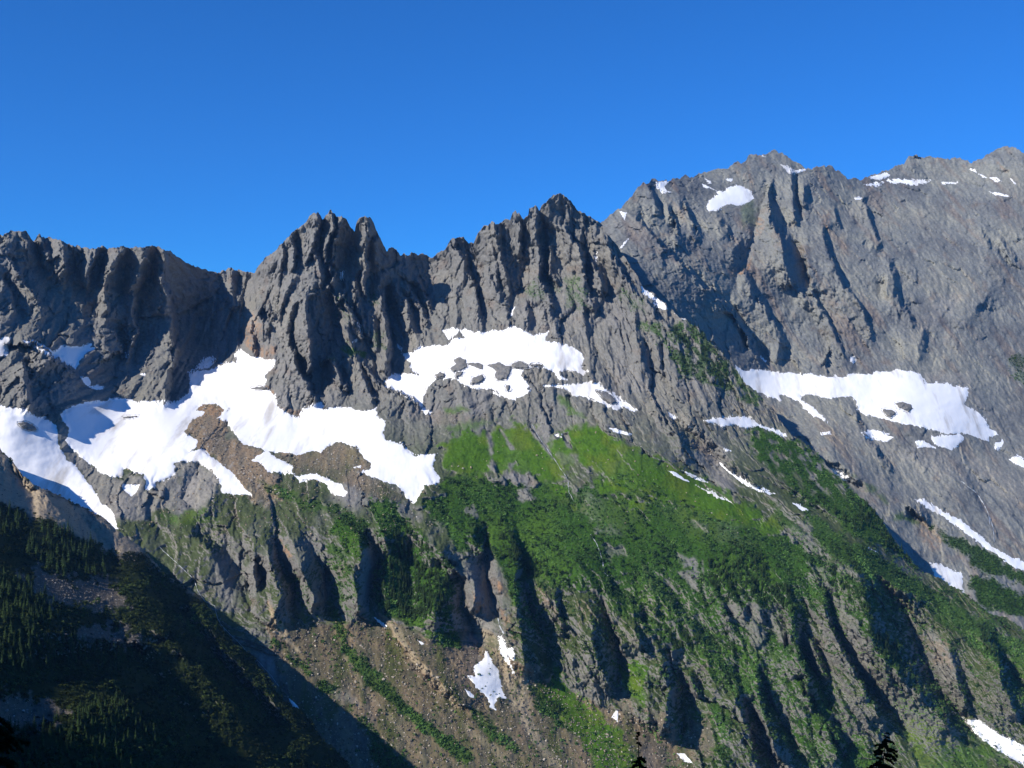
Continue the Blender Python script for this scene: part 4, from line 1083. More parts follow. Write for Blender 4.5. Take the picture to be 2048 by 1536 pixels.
ROCK = (0.192, 0.187, 0.177); ROCK2 = (0.160, 0.159, 0.158); ROCK3 = (0.235, 0.220, 0.190)
def colour(l, key, seed):
    X, Z = l.P[..., 0], l.P[..., 2]
    nz = l.N[..., 2]
    n = fbm(X / 90, Z / 120, 4, seed); n2 = fbm((X + 0.3 * Z) / 14, Z / (45 if key != 'F' else 13), 4, seed + 7); n3 = fbm(X / 9, Z / 9, 3, seed + 11)
    c = np.ones(X.shape + (3,)) * np.array(ROCK if key != 'F' else (0.205, 0.210, 0.198))
    c = mix(c, ROCK2 if key != 'F' else (0.178, 0.186, 0.190), smooth(-0.1, 0.7, n2) * 0.75)
    c = mix(c, ROCK3 if key != 'F' else (0.240, 0.230, 0.200), smooth(0.0, 0.8, n) * 0.6)
    if key == 'F':
        band = fbm((X - 0.5 * Z) / 260, (Z + 0.2 * X) / 120, 4, seed + 90)
        c = mix(c, (0.130, 0.136, 0.142), smooth(0.05, 0.6, band) * 0.7)
        c = mix(c, (0.265, 0.262, 0.225), smooth(0.05, 0.6, -band) * 0.6)
        c = mix(c, (0.20, 0.145, 0.115), smooth(0.25, 0.8, fbm((X + 0.5 * Z) / 60, Z / 240, 4, seed + 95)) * 0.45)
    c = mix(c, (0.26, 0.25, 0.23), smooth(0.45, 1.0, n3) * 0.55)
    c = mix(c, (0.19, 0.13, 0.095), smooth(0.35, 1.0, fbm(X / 50 + 9, Z / 40, 3, seed + 15)) * 0.35)
    if key == 'N':
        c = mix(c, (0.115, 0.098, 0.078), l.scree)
        c = mix(c, (0.31, 0.255, 0.185), l.tan)
    else:
        sc = np.ones(c.shape) * np.array((0.20, 0.150, 0.100)); sc = mix(sc, (0.125, 0.105, 0.085), smooth(-0.3, 0.5, n2)); sc = mix(sc, (0.075, 0.085, 0.03), smooth(0.1, 0.6, fbm(X / 40, (Z + X) / 90, 4, seed + 40)) * 0.8)
        c = c * (1 - l.scree[..., None]) + sc * l.scree[..., None]
    if key == 'M':
        tr = poly_mask(l, TANROCK_M); l.tanrock = tr
        t_ = np.ones(c.shape) * np.array((0.31, 0.225, 0.145)); t_ = mix(t_, (0.20, 0.165, 0.125), smooth(-0.3, 0.6, n2)); t_ = mix(t_, (0.36, 0.32, 0.27), smooth(0.3, 0.9, n3))
        c = c * (1 - tr[..., None]) + t_ * tr[..., None]
    c = mix(c, (0.31, 0.29, 0.26), l.pale * 0.75)
    c = mix(c, (0.36, 0.20, 0.10), l.rust * smooth(-0.6, 0.4, n3) * 0.9)
    if key == 'M': c = mix(c, (0.34, 0.275, 0.19), poly_mask(l, CHAN_M))
    # moss and thin turf on ledges that lie flat enough
    if key == 'M':
        low = smooth(760, 1000, l.V) * 0.8 + 0.12
        moss = smooth(0.38, 0.62, nz + 0.22 * n2) * low * smooth(-0.5, 0.3, n + 0.3) * (1 - l.scree * 0.6)
        strip = fbm((X + 0.42 * Z) / 20, Z / 130, 3, seed + 21) + 0.5 * fbm(X / 14, Z / 14, 2, seed + 22)
        c = mix(c, (0.235, 0.22, 0.19), l.cz * smooth(-0.2, 0.8, n3) * 0.6)
        moss = np.maximum(moss * (1 - l.cz), l.cz * smooth(0.22, 0.5, nz + 0.05 + 0.20 * strip + 0.25 * n + 0.12 * n3))
        moss *= (1 - 0.8 * l.pale) * (1 - 0.75 * l.bare) * (1 - 0.9 * l.tanrock)
        c = mix(c, (0.045, 0.070, 0.014), np.clip(moss, 0, 1) * 0.9)
        l.moss = moss
    g = np.ones(c.shape) * np.array((0.062, 0.132, 0.013)); g = mix(g, (0.092, 0.142, 0.016), smooth(-0.1, 0.6, fbm(X / 70, Z / 55, 3, seed + 60))); g = mix(g, (0.030, 0.070, 0.010), smooth(0.2, 0.8, fbm(X / 16, Z / 12, 3, seed + 61)) * 0.7)
    veg_s = np.clip(l.shrub * smooth(0.05, 0.30, nz + 0.15 * n2 + (0.1 if key == 'N' else 0)), 0, 1)
    veg_g = np.clip(l.grass * smooth(0.12, 0.36, nz + 0.12 * n2), 0, 1)
    l.veg_s = veg_s * (1 - l.snow); l.veg_g = veg_g * (1 - l.snow)
    s_ = np.ones(c.shape) * np.array((0.036, 0.086, 0.013)); s_ = mix(s_, (0.055, 0.112, 0.016), smooth(-0.2, 0.6, n))
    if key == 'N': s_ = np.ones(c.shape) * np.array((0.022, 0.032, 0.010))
    c = c * (1 - veg_g[..., None]) + g * veg_g[..., None]
    c = c * (1 - (veg_s * (1 - veg_g))[..., None]) + s_ * (veg_s * (1 - veg_g))[..., None]
    return np.clip(c, 0.004, 0.9)

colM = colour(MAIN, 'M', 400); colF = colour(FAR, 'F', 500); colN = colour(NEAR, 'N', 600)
terrain_object(FAR, 'mountain', 'broad grey rock wall and summit ridge at the right, beyond the green spur', colF)
terrain_object(MAIN, 'mountainside', 'jagged grey spires, snow cirque and green ribbed slope facing the camera', colM)
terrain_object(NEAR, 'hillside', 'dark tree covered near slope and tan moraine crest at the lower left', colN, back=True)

# ------------------------------------------------------------------ snow sheets
def even_grid(l):
    """The finished depth on an even grid, and a drifted-over copy of it for the snow."""
    u0, u1 = max(l.cols[0], -220), min(l.cols[-1], 2200)
    gu = np.arange(u0, u1 + 2, 2.0); gv = np.arange(l.top.min() - 6, l.bot.max() + 2, 2.0)
    U, V = np.meshgrid(gu, gv)
    l.gy = sample(l, l.Y, U, V); l.gb = blur(l.gy, 22); l.gu0, l.gv0 = u0, gv[0]
def at(l, g, u, v):
    return bilerp(g, (u - l.gu0) / 2.0, (v - l.gv0) / 2.0)

def drape(l, P, fn, step=2.0, edge=(1.6, 1.0), seed=0, cut=0.6):
    """A sheet over polygon P on landform l; fn(s, drifted depth, bare depth, u, v) gives its depth."""
    P = np.array(P); m = 8.0
    a, b = P.min(0) - m, P.max(0) + m
    a[0] = max(a[0], l.cols[0]); b[0] = min(b[0], l.cols[-1])
    us = np.arange(a[0], b[0] + step, step); vs = np.arange(a[1], b[1] + step, step)
    U, V = np.meshgrid(us, vs)
    s = sdist(P, U, V) + edge[0] * fbm(U / 7.0, V / 7.0, 3, seed) + edge[1] * fbm(U / 20.0, V / 20.0, 2, seed + 3)
    Y = fn(s, at(l, l.gb, U, V), at(l, l.gy, U, V), U, V)
    W = world_pts(U, V, Y).reshape(-1, 3)
    f = grid_faces(len(vs), len(us))
    keep = (s.ravel()[f].max(1) > -cut * step)
    tp = np.interp(U, l.cols, l.top).ravel()
    keep &= (V.ravel()[f] >= tp[f] + 0.5).all(1)
    f = f[keep]
    used = np.unique(f); re = np.full(len(W), -1); re[used] = np.arange(len(used))
    return W[used], re[f]

for l in (MAIN, FAR, NEAR):
    even_grid(l)
for i, (k, name, label, P, th) in enumerate(SNOW):
    def fn(s, Yb, Yr, U, V):
        h = th * 1.9 * (1 - np.exp(-np.maximum(s, 0) / 18.0)) + 0.2
        far_in = smooth(0, 26, s)
        base = Yb * far_in + Yr * (1 - far_in)
        roll = th * 0.35 * fbm(U / 34.0, V / 16.0, 3, 700 + i) * far_in
        return np.where(s > 0, base - h - roll, Yr - s * 0.5)
    Pa = np.array(P); big = (Pa.max(0) - Pa.min(0)).max() > 60
    W, F_ = drape(LAY[k], P, fn, 2.0 if big else 1.0, (2.4, 1.8) if big else (0.9, 0.5), 900 + i)
    if len(F_) < 2:
        print('EMPTY SNOW', label); continue
    o = mesh_obj(name, W, F_, M_SNOW)
    tag(o, label, {'snowfield': 'snowfield', 'glacier': 'glacier'}.get(name, 'snow patch'), 'summer snow on the mountains')
print('ground built %.1f' % (time.time() - T00))
# ------------------------------------------------------------------ rock islands in the snow
def outcrop(label, org, text, high=9.0, l=MAIN, seed=0):
    P = pts(text, org)
    def fn(s, Yb, Yr, U, V):
        n = fbm(U / 9.0, V / 6.0, 3, 60 + seed) * 0.5 + 0.35 * ridged(U / 14.0, V / 9.0, 2, 62 + seed)
        h = high * (1 - np.exp(-np.maximum(s, 0) / 5.0)) * (1 + 0.7 * n) + 3.5 + 1.2 * n
        return np.where(s > 0, Yb - h - 3.0, Yb - 3.0 + 4.0 - s * -2.0)
    W, F_ = drape(l, P, fn, 1.0, (1.3, 0.8), 300 + seed, 2.0)
    n = fbm(W[:, 0] / 6, W[:, 2] / 6, 3, 80 + seed)
    c = np.ones((len(W), 3)) * np.array(ROCK); c = mix(c, ROCK2, smooth(-0.3, 0.6, n)); c = mix(c, (0.22, 0.2, 0.17), smooth(0.2, 0.8, -n) * 0.7)
    o = mesh_obj('rock_outcrop', W, F_, M_GROUND, col=c)
    tag(o, label, 'rock outcrop', 'rock islands in the snow')
ISLES = [
 ('grey rock island near the top left of the central glacier', ZG, '1560,290 1600,270 1650,290 1660,340 1600,370 1560,375 1535,355 1580,320'),
 ('thin trailing rock island right of the top left one on the central glacier', ZG, '1690,310 1740,310 1780,330 1770,360 1720,345 1660,320'),
 ('round rock on the snow edge above the mossy grey dome', ZG, '1420,400 1460,380 1495,390 1490,410 1440,420'),
 ('small flat rock between two snow strips left on the central glacier', ZG, '1575,380 1640,375 1620,400 1580,420'),
 ('lone oval rock island in the middle of the lower central glacier', ZG, '1700,420 1770,400 1790,420 1770,450 1690,465'),
 ('largest double humped rock island on the central glacier', ZG, '1810,330 1890,310 1940,330 1980,340 1980,380 1950,430 1880,435 1860,400 1880,370'),
 ('long low rock island right of the double humped one', ZH, '230,320 290,298 350,328 362,346 290,352 235,346'),
 ('small dark rock island at the right end of the island row', ZH, '375,325 430,318 456,335 390,342'),
 ('tiny rock dot on the lowest lobe of the central glacier', ZH, '190,478 215,478 222,505 200,517'),
 ('narrow slanting rock inside the pointed snow lobe', ZH, '850,515 950,540 1000,600 960,612 900,572'),
 ('dark rock lump on the snow tongue at the left edge', ZF, '130,752 190,745 240,765 272,805 230,812 170,790'),
 ('thin dark rock slab on the upper left snowfield beside the spire foot', ZF, '1835,500 1880,488 1950,485 1950,502 1880,508'),
 ('thin dark crack of rock high on the large snowfield', ZF, '885,715 930,705 1010,698 1005,706 920,720'),
]
for i, (lab, org, text) in enumerate(ISLES):
    outcrop(lab, org, text, 1.5 if 'scattered' in lab or 'thin dark' in lab else 7.0, MAIN, i)
outcrop('larger rock island in the right part of the hanging glacier', ZI, '1110,610 1160,595 1220,620 1240,650 1200,670 1130,640', 8, FAR, 30)
outcrop('smaller rock island in the right part of the hanging glacier', ZI, '1010,650 1090,660 1110,685 1070,710 1040,690', 6, FAR, 31)

# ------------------------------------------------------------------ falling water
mw_, ntw, bw = new_mat('white_water')
bw.inputs['Base Color'].default_value = (0.42, 0.45, 0.48, 1); bw.inputs['Roughness'].default_value = 0.4
def water(name, label, segs, width=2.2, l=MAIN, seed=0, lift=2.0):
    P = []
    for org, t in segs: P += pts(t, org)
    x, y, t = densify(P, 1.5, 1.2, 50 + seed)
    Y = at(l, l.gy, x, y) - lift
    Y = np.convolve(np.pad(Y, 3, mode='edge'), np.ones(7) / 7, mode='valid')
    c = world_pts(x, y, Y)
    w = width * np.clip(0.15 + 1.0 * fbm(t * len(t) / 6.0, t * 0 + seed, 3, 90 + seed) + 0.45, 0.05, 1.3)
    d = np.gradient(c, axis=0); d /= np.linalg.norm(d, axis=1)[:, None]
    side = np.cross(d, np.array([0, 1.0, 0])); side /= np.linalg.norm(side, axis=1)[:, None]
    mid = c + np.array([0, -0.5, 0])
    V3 = np.stack([c - side * w[:, None] / 2, mid, c + side * w[:, None] / 2], 1)
    n = len(c)
    o = mesh_obj(name, V3.reshape(-1, 3), grid_faces(n, 3), mw_)
    tag(o, label, name.replace('_', ' '), 'mountain streams')
water('stream', 'thin white stream falling down the middle of the green meadow', [(ZH, '370,740 400,800 460,900 530,1000 600,1100 650,1180 650,1260 690,1330')], 1.0, seed=1)
water('waterfall', 'white cascade in the shrubs below the meadow stream', [(ZL, '590,290 620,335 640,390 655,440 660,490 680,512')], 1.3, seed=2)
water('stream', 'pale stream in the dark gully between near slope and talus', [(ZJ, '1170,490 1260,580 1350,660 1420,730 1440,800 1500,890 1570,920 1590,1010 1640,1090 1730,1170 1790,1240 1860,1300 1960,1400 2040,1510')], 1.1, seed=3)
water('waterfall', 'short white fall above the forked snow strip in the ravine', [(ZL, '97,735 105,775 125,820')], 2.4, seed=4)
water('waterfall', 'thin fall in the dark slot of the right hand cliffs', [(ZM, '276,830 284,870 280,905')], 1.8, seed=5)
water('waterfall', 'slim fall beside the second dark slot of the right hand cliffs', [(ZM, '440,700 452,745')], 1.6, seed=6)
water('waterfall', 'long silver fall on the grey slabs near the right edge', [(ZI, '1590,1180 1700,1265 1750,1340 1790,1420 1800,1500'), (ZM, '1310,200 1330,260 1335,330')], 2.6, FAR, seed=7)

# ------------------------------------------------------------------ shrubs, trees and stones
def pick(l, weight, n, seed, urange=(-16, 2064)):
    r = np.random.default_rng(seed)
    inf = (l.U > urange[0]) & (l.U < urange[1]) & (l.V < 1550)
    A = np.zeros(l.U.shape); A[:-1, :-1] = np.linalg.norm(np.cross(l.P[1:, :-1] - l.P[:-1, :-1], l.P[:-1, 1:] - l.P[:-1, :-1]), axis=-1)
    A = np.minimum(A, np.percentile(A[inf], 97))
    w = np.where(inf, weight * A, 0).ravel(); c = np.cumsum(w)
    if c[-1] <= 0: return None
    i = np.searchsorted(c, r.uniform(0, c[-1], n))
    i = np.clip(i, 0, w.size - 1)
    p = l.P.reshape(-1, 3)[i] + np.stack([r.uniform(-1.5, 1.5, n), r.uniform(-1, 1, n), np.zeros(n)], -1)
    return p, i

def clumps(P, size, tall, ntri, seed, leaf=0.55):
    """Leafy clumps: ntri small leaf faces spread through a low dome at each point."""
    r = np.random.default_rng(seed); n = len(P)
    d = r.normal(size=(n, ntri, 3)); d /= np.linalg.norm(d, axis=-1, keepdims=True)
    rad = r.uniform(0.45, 1.0, (n, ntri, 1)) ** 0.6
    c = d * rad; c[..., 2] = np.abs(c[..., 2]) * tall
    c = P[:, None, :] + c * size[:, None, None]
    a = r.normal(size=(n, ntri, 3)); a /= np.linalg.norm(a, axis=-1, keepdims=True)
    b = np.cross(a, d); b /= np.linalg.norm(b, axis=-1, keepdims=True) + 1e-6
    s = size[:, None, None] * leaf * r.uniform(0.7, 1.3, (n, ntri, 1))
    tri = np.stack([c - a * s * 0.6 - b * s * 0.4, c + a * s * 0.6 - b * s * 0.4, c + b * s * 0.8], 2)
    return tri.reshape(-1, 3), np.arange(n * ntri * 3).reshape(-1, 3)

def leaf_colour(n, per, base, spread, seed, warm=None):
    r = np.random.default_rng(seed)
    k = np.exp(r.normal(0, spread, (n, 1)))
    c = np.array(base) * k
    if warm is not None:
        m = r.uniform(0, 1, (n, 1)) ** 2
        c = c * (1 - m) + np.array(warm) * m * k
    return np.repeat(c, per, 0)

def shrubs(l, weight, n, name, label, size, base, warm, seed, ntri=14):
    g = pick(l, weight, n, seed)
    p, i = g
    r = np.random.default_rng(seed + 1)
    patch = 0.7 * fbm(p[:, 0] / 45, p[:, 2] / 40, 3, seed) + 0.8 * fbm((p[:, 0] + 0.6 * p[:, 2]) / 30, p[:, 2] / 130, 3, seed + 5)
    sz = r.uniform(*size, len(p)) * (1 + 0.35 * patch)
    v, f = clumps(p - np.array([0, 0, 0.3]), sz, 1.0, ntri, seed + 2)
    c = leaf_colour(len(p), ntri * 3, base, 0.22, seed + 3, warm)
    c = c * np.repeat(np.clip(1 + 0.62 * patch, 0.3, 1.9), ntri * 3)[:, None]
    o = mesh_obj(name, v, f, M_LEAF, col=np.clip(c, 0.003, 1), smooth_shade=False)
    tag(o, label, 'shrubs', kind='stuff')

cl = MAIN.moss * smooth(1060, 1160, MAIN.V) * smooth(980, 1100, MAIN.U)
shrubs(MAIN, np.clip(MAIN.veg_s * (1 - 0.75 * MAIN.veg_g) + 0.35 * cl, 0, 1), 40000, 'shrubs', 'dense dark green alder and heather scrub covering the ribbed slope', (1.1, 2.5), (0.052, 0.116, 0.030), (0.095, 0.165, 0.038), 1000)
dk = smooth(0.02, 0.35, 0.7 * fbm((MAIN.U - 0.55 * MAIN.V) / 26.0, MAIN.V / 60.0, 4, 88) + 0.5 * fbm(MAIN.U / 12.0, MAIN.V / 10.0, 3, 89))
shrubs(MAIN, np.clip(MAIN.veg_s * (1 - 0.7 * MAIN.veg_g) + 0.3 * cl, 0, 1) * dk * smooth(900, 980, MAIN.V), 5200, 'shrubs', 'taller dark alder clumps standing in downhill streaks on the green slope', (2.2, 4.4), (0.026, 0.060, 0.018), (0.045, 0.085, 0.022), 1050, 18)
shrubs(MAIN, np.clip(MAIN.scree * smooth(1180, 1260, MAIN.V) * (0.05 + MAIN.veg_s) + 0.1 * MAIN.veg_s * smooth(1240, 1300, MAIN.V) * (MAIN.U < 1150), 0, 1), 1500, 'shrubs', 'separate green bushes scattered in rows down the talus fan', (1.6, 3.4), (0.045, 0.105, 0.024), (0.08, 0.14, 0.03), 1060, 18)
shrubs(FAR, FAR.veg_s, 2600, 'shrubs', 'dark green scrub patches in the valley behind the right hand spur', (1.8, 3.4), (0.030, 0.070, 0.014), (0.05, 0.09, 0.02), 1100, 12)
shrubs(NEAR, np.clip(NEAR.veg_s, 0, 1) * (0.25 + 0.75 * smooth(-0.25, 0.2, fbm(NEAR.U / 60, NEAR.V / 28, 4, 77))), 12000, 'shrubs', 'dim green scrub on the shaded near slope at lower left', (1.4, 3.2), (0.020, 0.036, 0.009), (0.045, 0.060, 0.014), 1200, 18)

# loose stones
def stones(l, weight, n, label, size, cols, seed):
    p, i = pick(l, weight, n, seed)
    r = np.random.default_rng(seed + 5)
    t = (1 + 5 ** 0.5) / 2
    ico = np.array([(-1, t, 0), (1, t, 0), (-1, -t, 0), (1, -t, 0), (0, -1, t), (0, 1, t), (0, -1, -t), (0, 1, -t), (t, 0, -1), (t, 0, 1), (-t, 0, -1), (-t, 0, 1)]) / 1.9
    fc = np.array([(0, 11, 5), (0, 5, 1), (0, 1, 7), (0, 7, 10), (0, 10, 11), (1, 5, 9), (5, 11, 4), (11, 10, 2), (10, 7, 6), (7, 1, 8), (3, 9, 4), (3, 4, 2), (3, 2, 6), (3, 6, 8), (3, 8, 9), (4, 9, 5), (2, 4, 11), (6, 2, 10), (8, 6, 7), (9, 8, 1)])
    sz = size[0] + (size[1] - size[0]) * r.power(0.35, len(p)) ** 2.2
    shp = r.uniform(0.55, 1.25, (len(p), 12, 1)); ax = r.uniform(0.6, 1.2, (len(p), 1, 3))
    V3 = p[:, None, :] + ico[None] * shp * ax * sz[:, None, None]
    F3 = (fc[None] + 12 * np.arange(len(p))[:, None, None]).reshape(-1, 3)
    k = r.integers(0, len(cols), len(p)); c = np.array(cols)[k] * r.uniform(0.7, 1.25, (len(p), 1))
    o = mesh_obj('boulders', V3.reshape(-1, 3), F3, M_STONE, col=np.repeat(c, 12, 0), smooth_shade=False)
    tag(o, label, 'boulders', kind='stuff')
STC = [(0.24, 0.19, 0.14), (0.30, 0.26, 0.21), (0.14, 0.12, 0.10), (0.20, 0.15, 0.11), (0.42, 0.37, 0.30), (0.10, 0.09, 0.08)]
low = smooth(1180, 1260, MAIN.V)
stones(MAIN, MAIN.scree * low * (1 - MAIN.veg_s) * (1 - MAIN.snow), 15000, 'brown and pale loose boulders spread over the lower talus fan', (0.5, 2.3), STC, 1300)
stones(MAIN, (MAIN.scree * (1 - low) * 1.0 + 0.25 * smooth(900, 960, MAIN.V) * (1 - smooth(1040, 1100, MAIN.V)) * (MAIN.U < 880) + 0.06 * MAIN.grass) * (1 - MAIN.snow), 9000, 'rust and grey rubble around the foot of the large snowfield', (0.5, 2.4), [(0.33, 0.26, 0.18), (0.27, 0.22, 0.17), (0.38, 0.35, 0.31), (0.16, 0.13, 0.10), (0.12, 0.11, 0.10)], 1400)
stones(NEAR, NEAR.scree * (1 - 0.7 * NEAR.tan), 5000, 'grey boulders on the bare benches of the near slope', (0.5, 1.8), [(0.17, 0.15, 0.13), (0.11, 0.10, 0.09), (0.24, 0.22, 0.19)], 1500)

# ------------------------------------------------------------------ conifers
def conifer_mesh(seed, tiers=9, per=9):
    """A unit-tall conifer: tapered trunk and drooping tiers of sprays, uneven outline."""
    r = np.random.default_rng(seed); V = []; F = []
    k = 5
    for h, rad in ((0.0, 0.022), (0.5, 0.013), (1.0, 0.002)):
        for j in range(k):
            V.append((rad * math.cos(2 * math.pi * j / k), rad * math.sin(2 * math.pi * j / k), h))
    for a in range(2):
        for j in range(k):
            q = [a * k + j, a * k + (j + 1) % k, (a + 1) * k + (j + 1) % k, (a + 1) * k + j]
            F += [q[:3], [q[0], q[2], q[3]]]
    nt = len(F)
    for t in range(tiers):
        h = 0.10 + 0.88 * (t / (tiers - 1)) ** 0.9
        R = (0.20 * (1 - h) ** 0.8 + 0.012) * r.uniform(0.75, 1.2)
        for j in range(per):
            if r.uniform() < 0.12: continue
            a = 2 * math.pi * (j + r.uniform(-0.4, 0.4)) / per + t; Lr = R * r.uniform(0.7, 1.25)
            ca, sa = math.cos(a), math.sin(a); w = Lr * 0.42
            z0 = h + r.uniform(-0.02, 0.02); zt = z0 - Lr * 0.55
            i = len(V)
            V += [(0, 0, z0 + 0.035), (ca * Lr * 0.6 - sa * w, sa * Lr * 0.6 + ca * w, z0 - Lr * 0.30), (ca * Lr, sa * Lr, zt), (ca * Lr * 0.6 + sa * w, sa * Lr * 0.6 - ca * w, z0 - Lr * 0.30)]
            F += [[i, i + 1, i + 2], [i, i + 2, i + 3]]
    return np.array(V), np.array(F), nt
TM = [conifer_mesh(s) for s in (1, 2, 3, 4)]
TREES = []   # (height in the picture, landform zone, place, height in metres, template, turn)
def stand(l, zone, n, hgt, seed, polys=None, weight=None):
    w = np.zeros(l.U.shape)
    if polys is not None:
        for o_, t_ in polys: paint(w, pts(t_, o_), l.U, l.V, 1.0, 5, 8, seed)
    w = w * (1 - l.snow) * (weight if weight is not None else 1)
    g = pick(l, w, n, seed)
    r = np.random.default_rng(seed + 9)
    for p, ii in zip(*g):
        h = r.uniform(*hgt)
        TREES.append((h / p[1], zone, p, h, int(r.integers(0, 4)), r.uniform(0, 6.28)))
ZONES = {
 'terrace': 'dark conifer in the stand on the shaded terrace below the tan moraine',
 'upper': 'dark conifer in the clump against the tan moraine slope',
 'lower': 'half lit conifer in the belt across the lower left slope',
 'corner': 'sun edged conifer on the dark rise at the lower left corner',
 'wood': 'dark conifer on the wooded buttress between two ravines',
 'cliff': 'small conifer on the green cliff tops above the grassy ravine',
 'spur': 'small dark conifer on the green right hand spur',
 'crest': 'stunted conifer high on the ridge right of the central peak'}
stand(NEAR, 'terrace', 90, (13, 22), 2001, [(ZJ, '200,420 420,330 560,400 640,480 760,560 800,700 640,720 420,700 260,620 200,540')])
stand(NEAR, 'upper', 22, (12, 20), 2002, [(ZJ, '-20,240 60,210 150,260 220,330 140,400 0,400')])
stand(NEAR, 'lower', 240, (9, 16), 2003, [(ZJ, '-20,1120 200,1090 420,1140 660,1200 860,1240 1000,1300 1100,1340 900,1360 600,1360 300,1400 -20,1440'), (ZJ, '-20,700 200,740 360,900 400,1020 200,1080 -20,1040')])
stand(NEAR, 'corner', 130, (8, 14), 2004, [(Z0, '-10,1460 80,1455 130,1425 180,1405 240,1400 270,1440 320,1470 300,1540 -10,1545')])
stand(MAIN, 'wood', 260, (12, 19), 2005, [(Z0, '800,1060 850,1090 890,1130 900,1170 890,1230 860,1250 800,1240 760,1210 760,1140 775,1100')])
stand(MAIN, 'cliff', 420, (9, 15), 2006, [(ZL, '1210,400 1300,380 1400,370 1510,420 1560,560 1500,650 1400,640 1300,620 1230,580'), (ZM, '0,540 150,560 260,600 250,720 150,700 0,640'), (ZL, '960,800 1100,800 1230,860 1200,900 1050,920 960,920'), (ZL, '100,200 210,400 200,500 100,420'), (ZL, '240,380 360,420 360,520 250,520'), (ZL, '270,1120 350,1120 430,1230 380,1260')], np.clip(MAIN.veg_s, 0.05, 1))
stand(MAIN, 'spur', 360, (9, 14), 2007, [(ZI, '300,1190 420,1290 640,1400 760,1450 900,1340 1000,1450 1050,1536 800,1530 560,1420 320,1290'), (ZM, '640,100 740,200 790,290 920,430 860,420 760,350 690,240'), (ZM, '400,440 560,520 640,640 660,720 560,720 470,600'), (ZM, '640,780 760,820 830,930 820,1040 700,900'), (ZM, '1240,760 1330,860 1370,1020 1300,960')], np.clip(MAIN.veg_s, 0.05, 1))
stand(MAIN, 'crest', 340, (7, 11), 2008, [(ZH, '1200,0 1400,60 1560,0 1700,150 1850,330 1960,460 2040,560 1900,560 1700,480 1500,420 1400,250 1300,130')], np.clip(MAIN.veg_s, 0.03, 1))
TREES.sort(key=lambda t: -t[0])
ME = []
for v, f, nt in TM:
    c = np.ones((len(v), 3)) * np.array((0.022, 0.043, 0.012)); c[:15] = (0.07, 0.055, 0.04)
    c[15:] *= np.repeat(np.random.default_rng(3).uniform(0.7, 1.4, (len(v) // 4 + 1, 1)), 4, 0)[:len(v) - 15]
    ME.append((v, f, c))
protos = []
for n_, (v, f, c) in enumerate(ME):
    o = mesh_obj('conifer', v, f, M_NEEDLE, col=c, smooth_shade=False); protos.append(o)
used_p = set()
rest = {}
for q, (a, zone, p, h, k, rot) in enumerate(TREES):
    if q < 300:
        if k not in used_p:
            o = protos[k]; used_p.add(k)
        else:
            o = protos[k].copy(); scene.collection.objects.link(o)
        o.location = (p[0], p[1], p[2] - 0.4); o.rotation_euler = (0, 0, rot); o.scale = (h, h, h)
        tag(o, ZONES[zone], 'conifer', 'conifers: ' + ZONES[zone])
    else:
        rest.setdefault(zone, []).append((p, h, k, rot))
AV, AF, AC, off = [], [], [], 0
for zone, L_ in rest.items():
    for p, h, k, rot in L_:
        v, f, c = ME[k]
        cr, sr = math.cos(rot), math.sin(rot)
        w = np.stack([v[:, 0] * cr - v[:, 1] * sr, v[:, 0] * sr + v[:, 1] * cr, v[:, 2]], -1) * h + p
        AV.append(w); AF.append(f + off); AC.append(c); off += len(v)
if AV:
    o = mesh_obj('forest', np.concatenate(AV), np.concatenate(AF), M_NEEDLE, col=np.concatenate(AC), smooth_shade=False)
    tag(o, 'distant dark conifers thinly covering the buttresses and the right hand spur', 'forest', kind='stuff')

# ------------------------------------------------------------------ the shaded hill the picture is taken from
sdir = np.array([-0.414, 0.910]); qdir = np.array([-0.910, -0.414])
def hill_height(s, q):
    crest = np.interp(s, [-1150, -250, 150, 650, 850, 1030, 1180, 1700, 2600], [760, 680, 540, 345, 325, 330, 225, 130, 60])
    foot = -2 - 0.5 * np.clip(s, -2000, 640) - 0.06 * np.clip(s - 640, 0, 4000)
    t = np.clip(q / 900.0, 0, 1)
    z = foot + (crest - foot) * t - 0.7 * np.maximum(q - 900, 0) + 0.25 * np.minimum(q, 0)
    return z + np.clip(q / 200, 0, 1) * 22 * fbm(s / 130, q / 160, 4, 5) + 0.4 * fbm(s / 6, q / 6, 3, 6) * (np.abs(s) > 3)
ss = np.concatenate([np.arange(-900, -40, 40.0), np.arange(-40, 120, 4.0), np.arange(120, 2600, 26.0)]); qs = np.concatenate([np.arange(-240, -60, 20.0), np.arange(-60, 60, 4.0), np.arange(60, 1700, 26.0)])
SS, QQ = np.meshgrid(ss, qs)
HX = SS * sdir[0] + QQ * qdir[0]; HY = SS * sdir[1] + QQ * qdir[1]; HZ = hill_height(SS, QQ)
HP = np.stack([HX, HY, HZ], -1)
fh = grid_faces(len(qs), len(ss))
cen = HP.reshape(-1, 3)[fh].mean(1); sq = np.stack([SS.ravel()[fh].mean(1), QQ.ravel()[fh].mean(1)], -1)
keep = ~((sq[:, 0] > 110) & (sq[:, 1] < 40))
hc = np.ones((HP.size // 3, 3)) * np.array((0.05, 0.055, 0.025))
o = mesh_obj('hill', HP.reshape(-1, 3), fh[keep], M_GROUND, col=hc)
tag(o, 'steep dark hillside at the foot of the foreground trees', kind='structure')

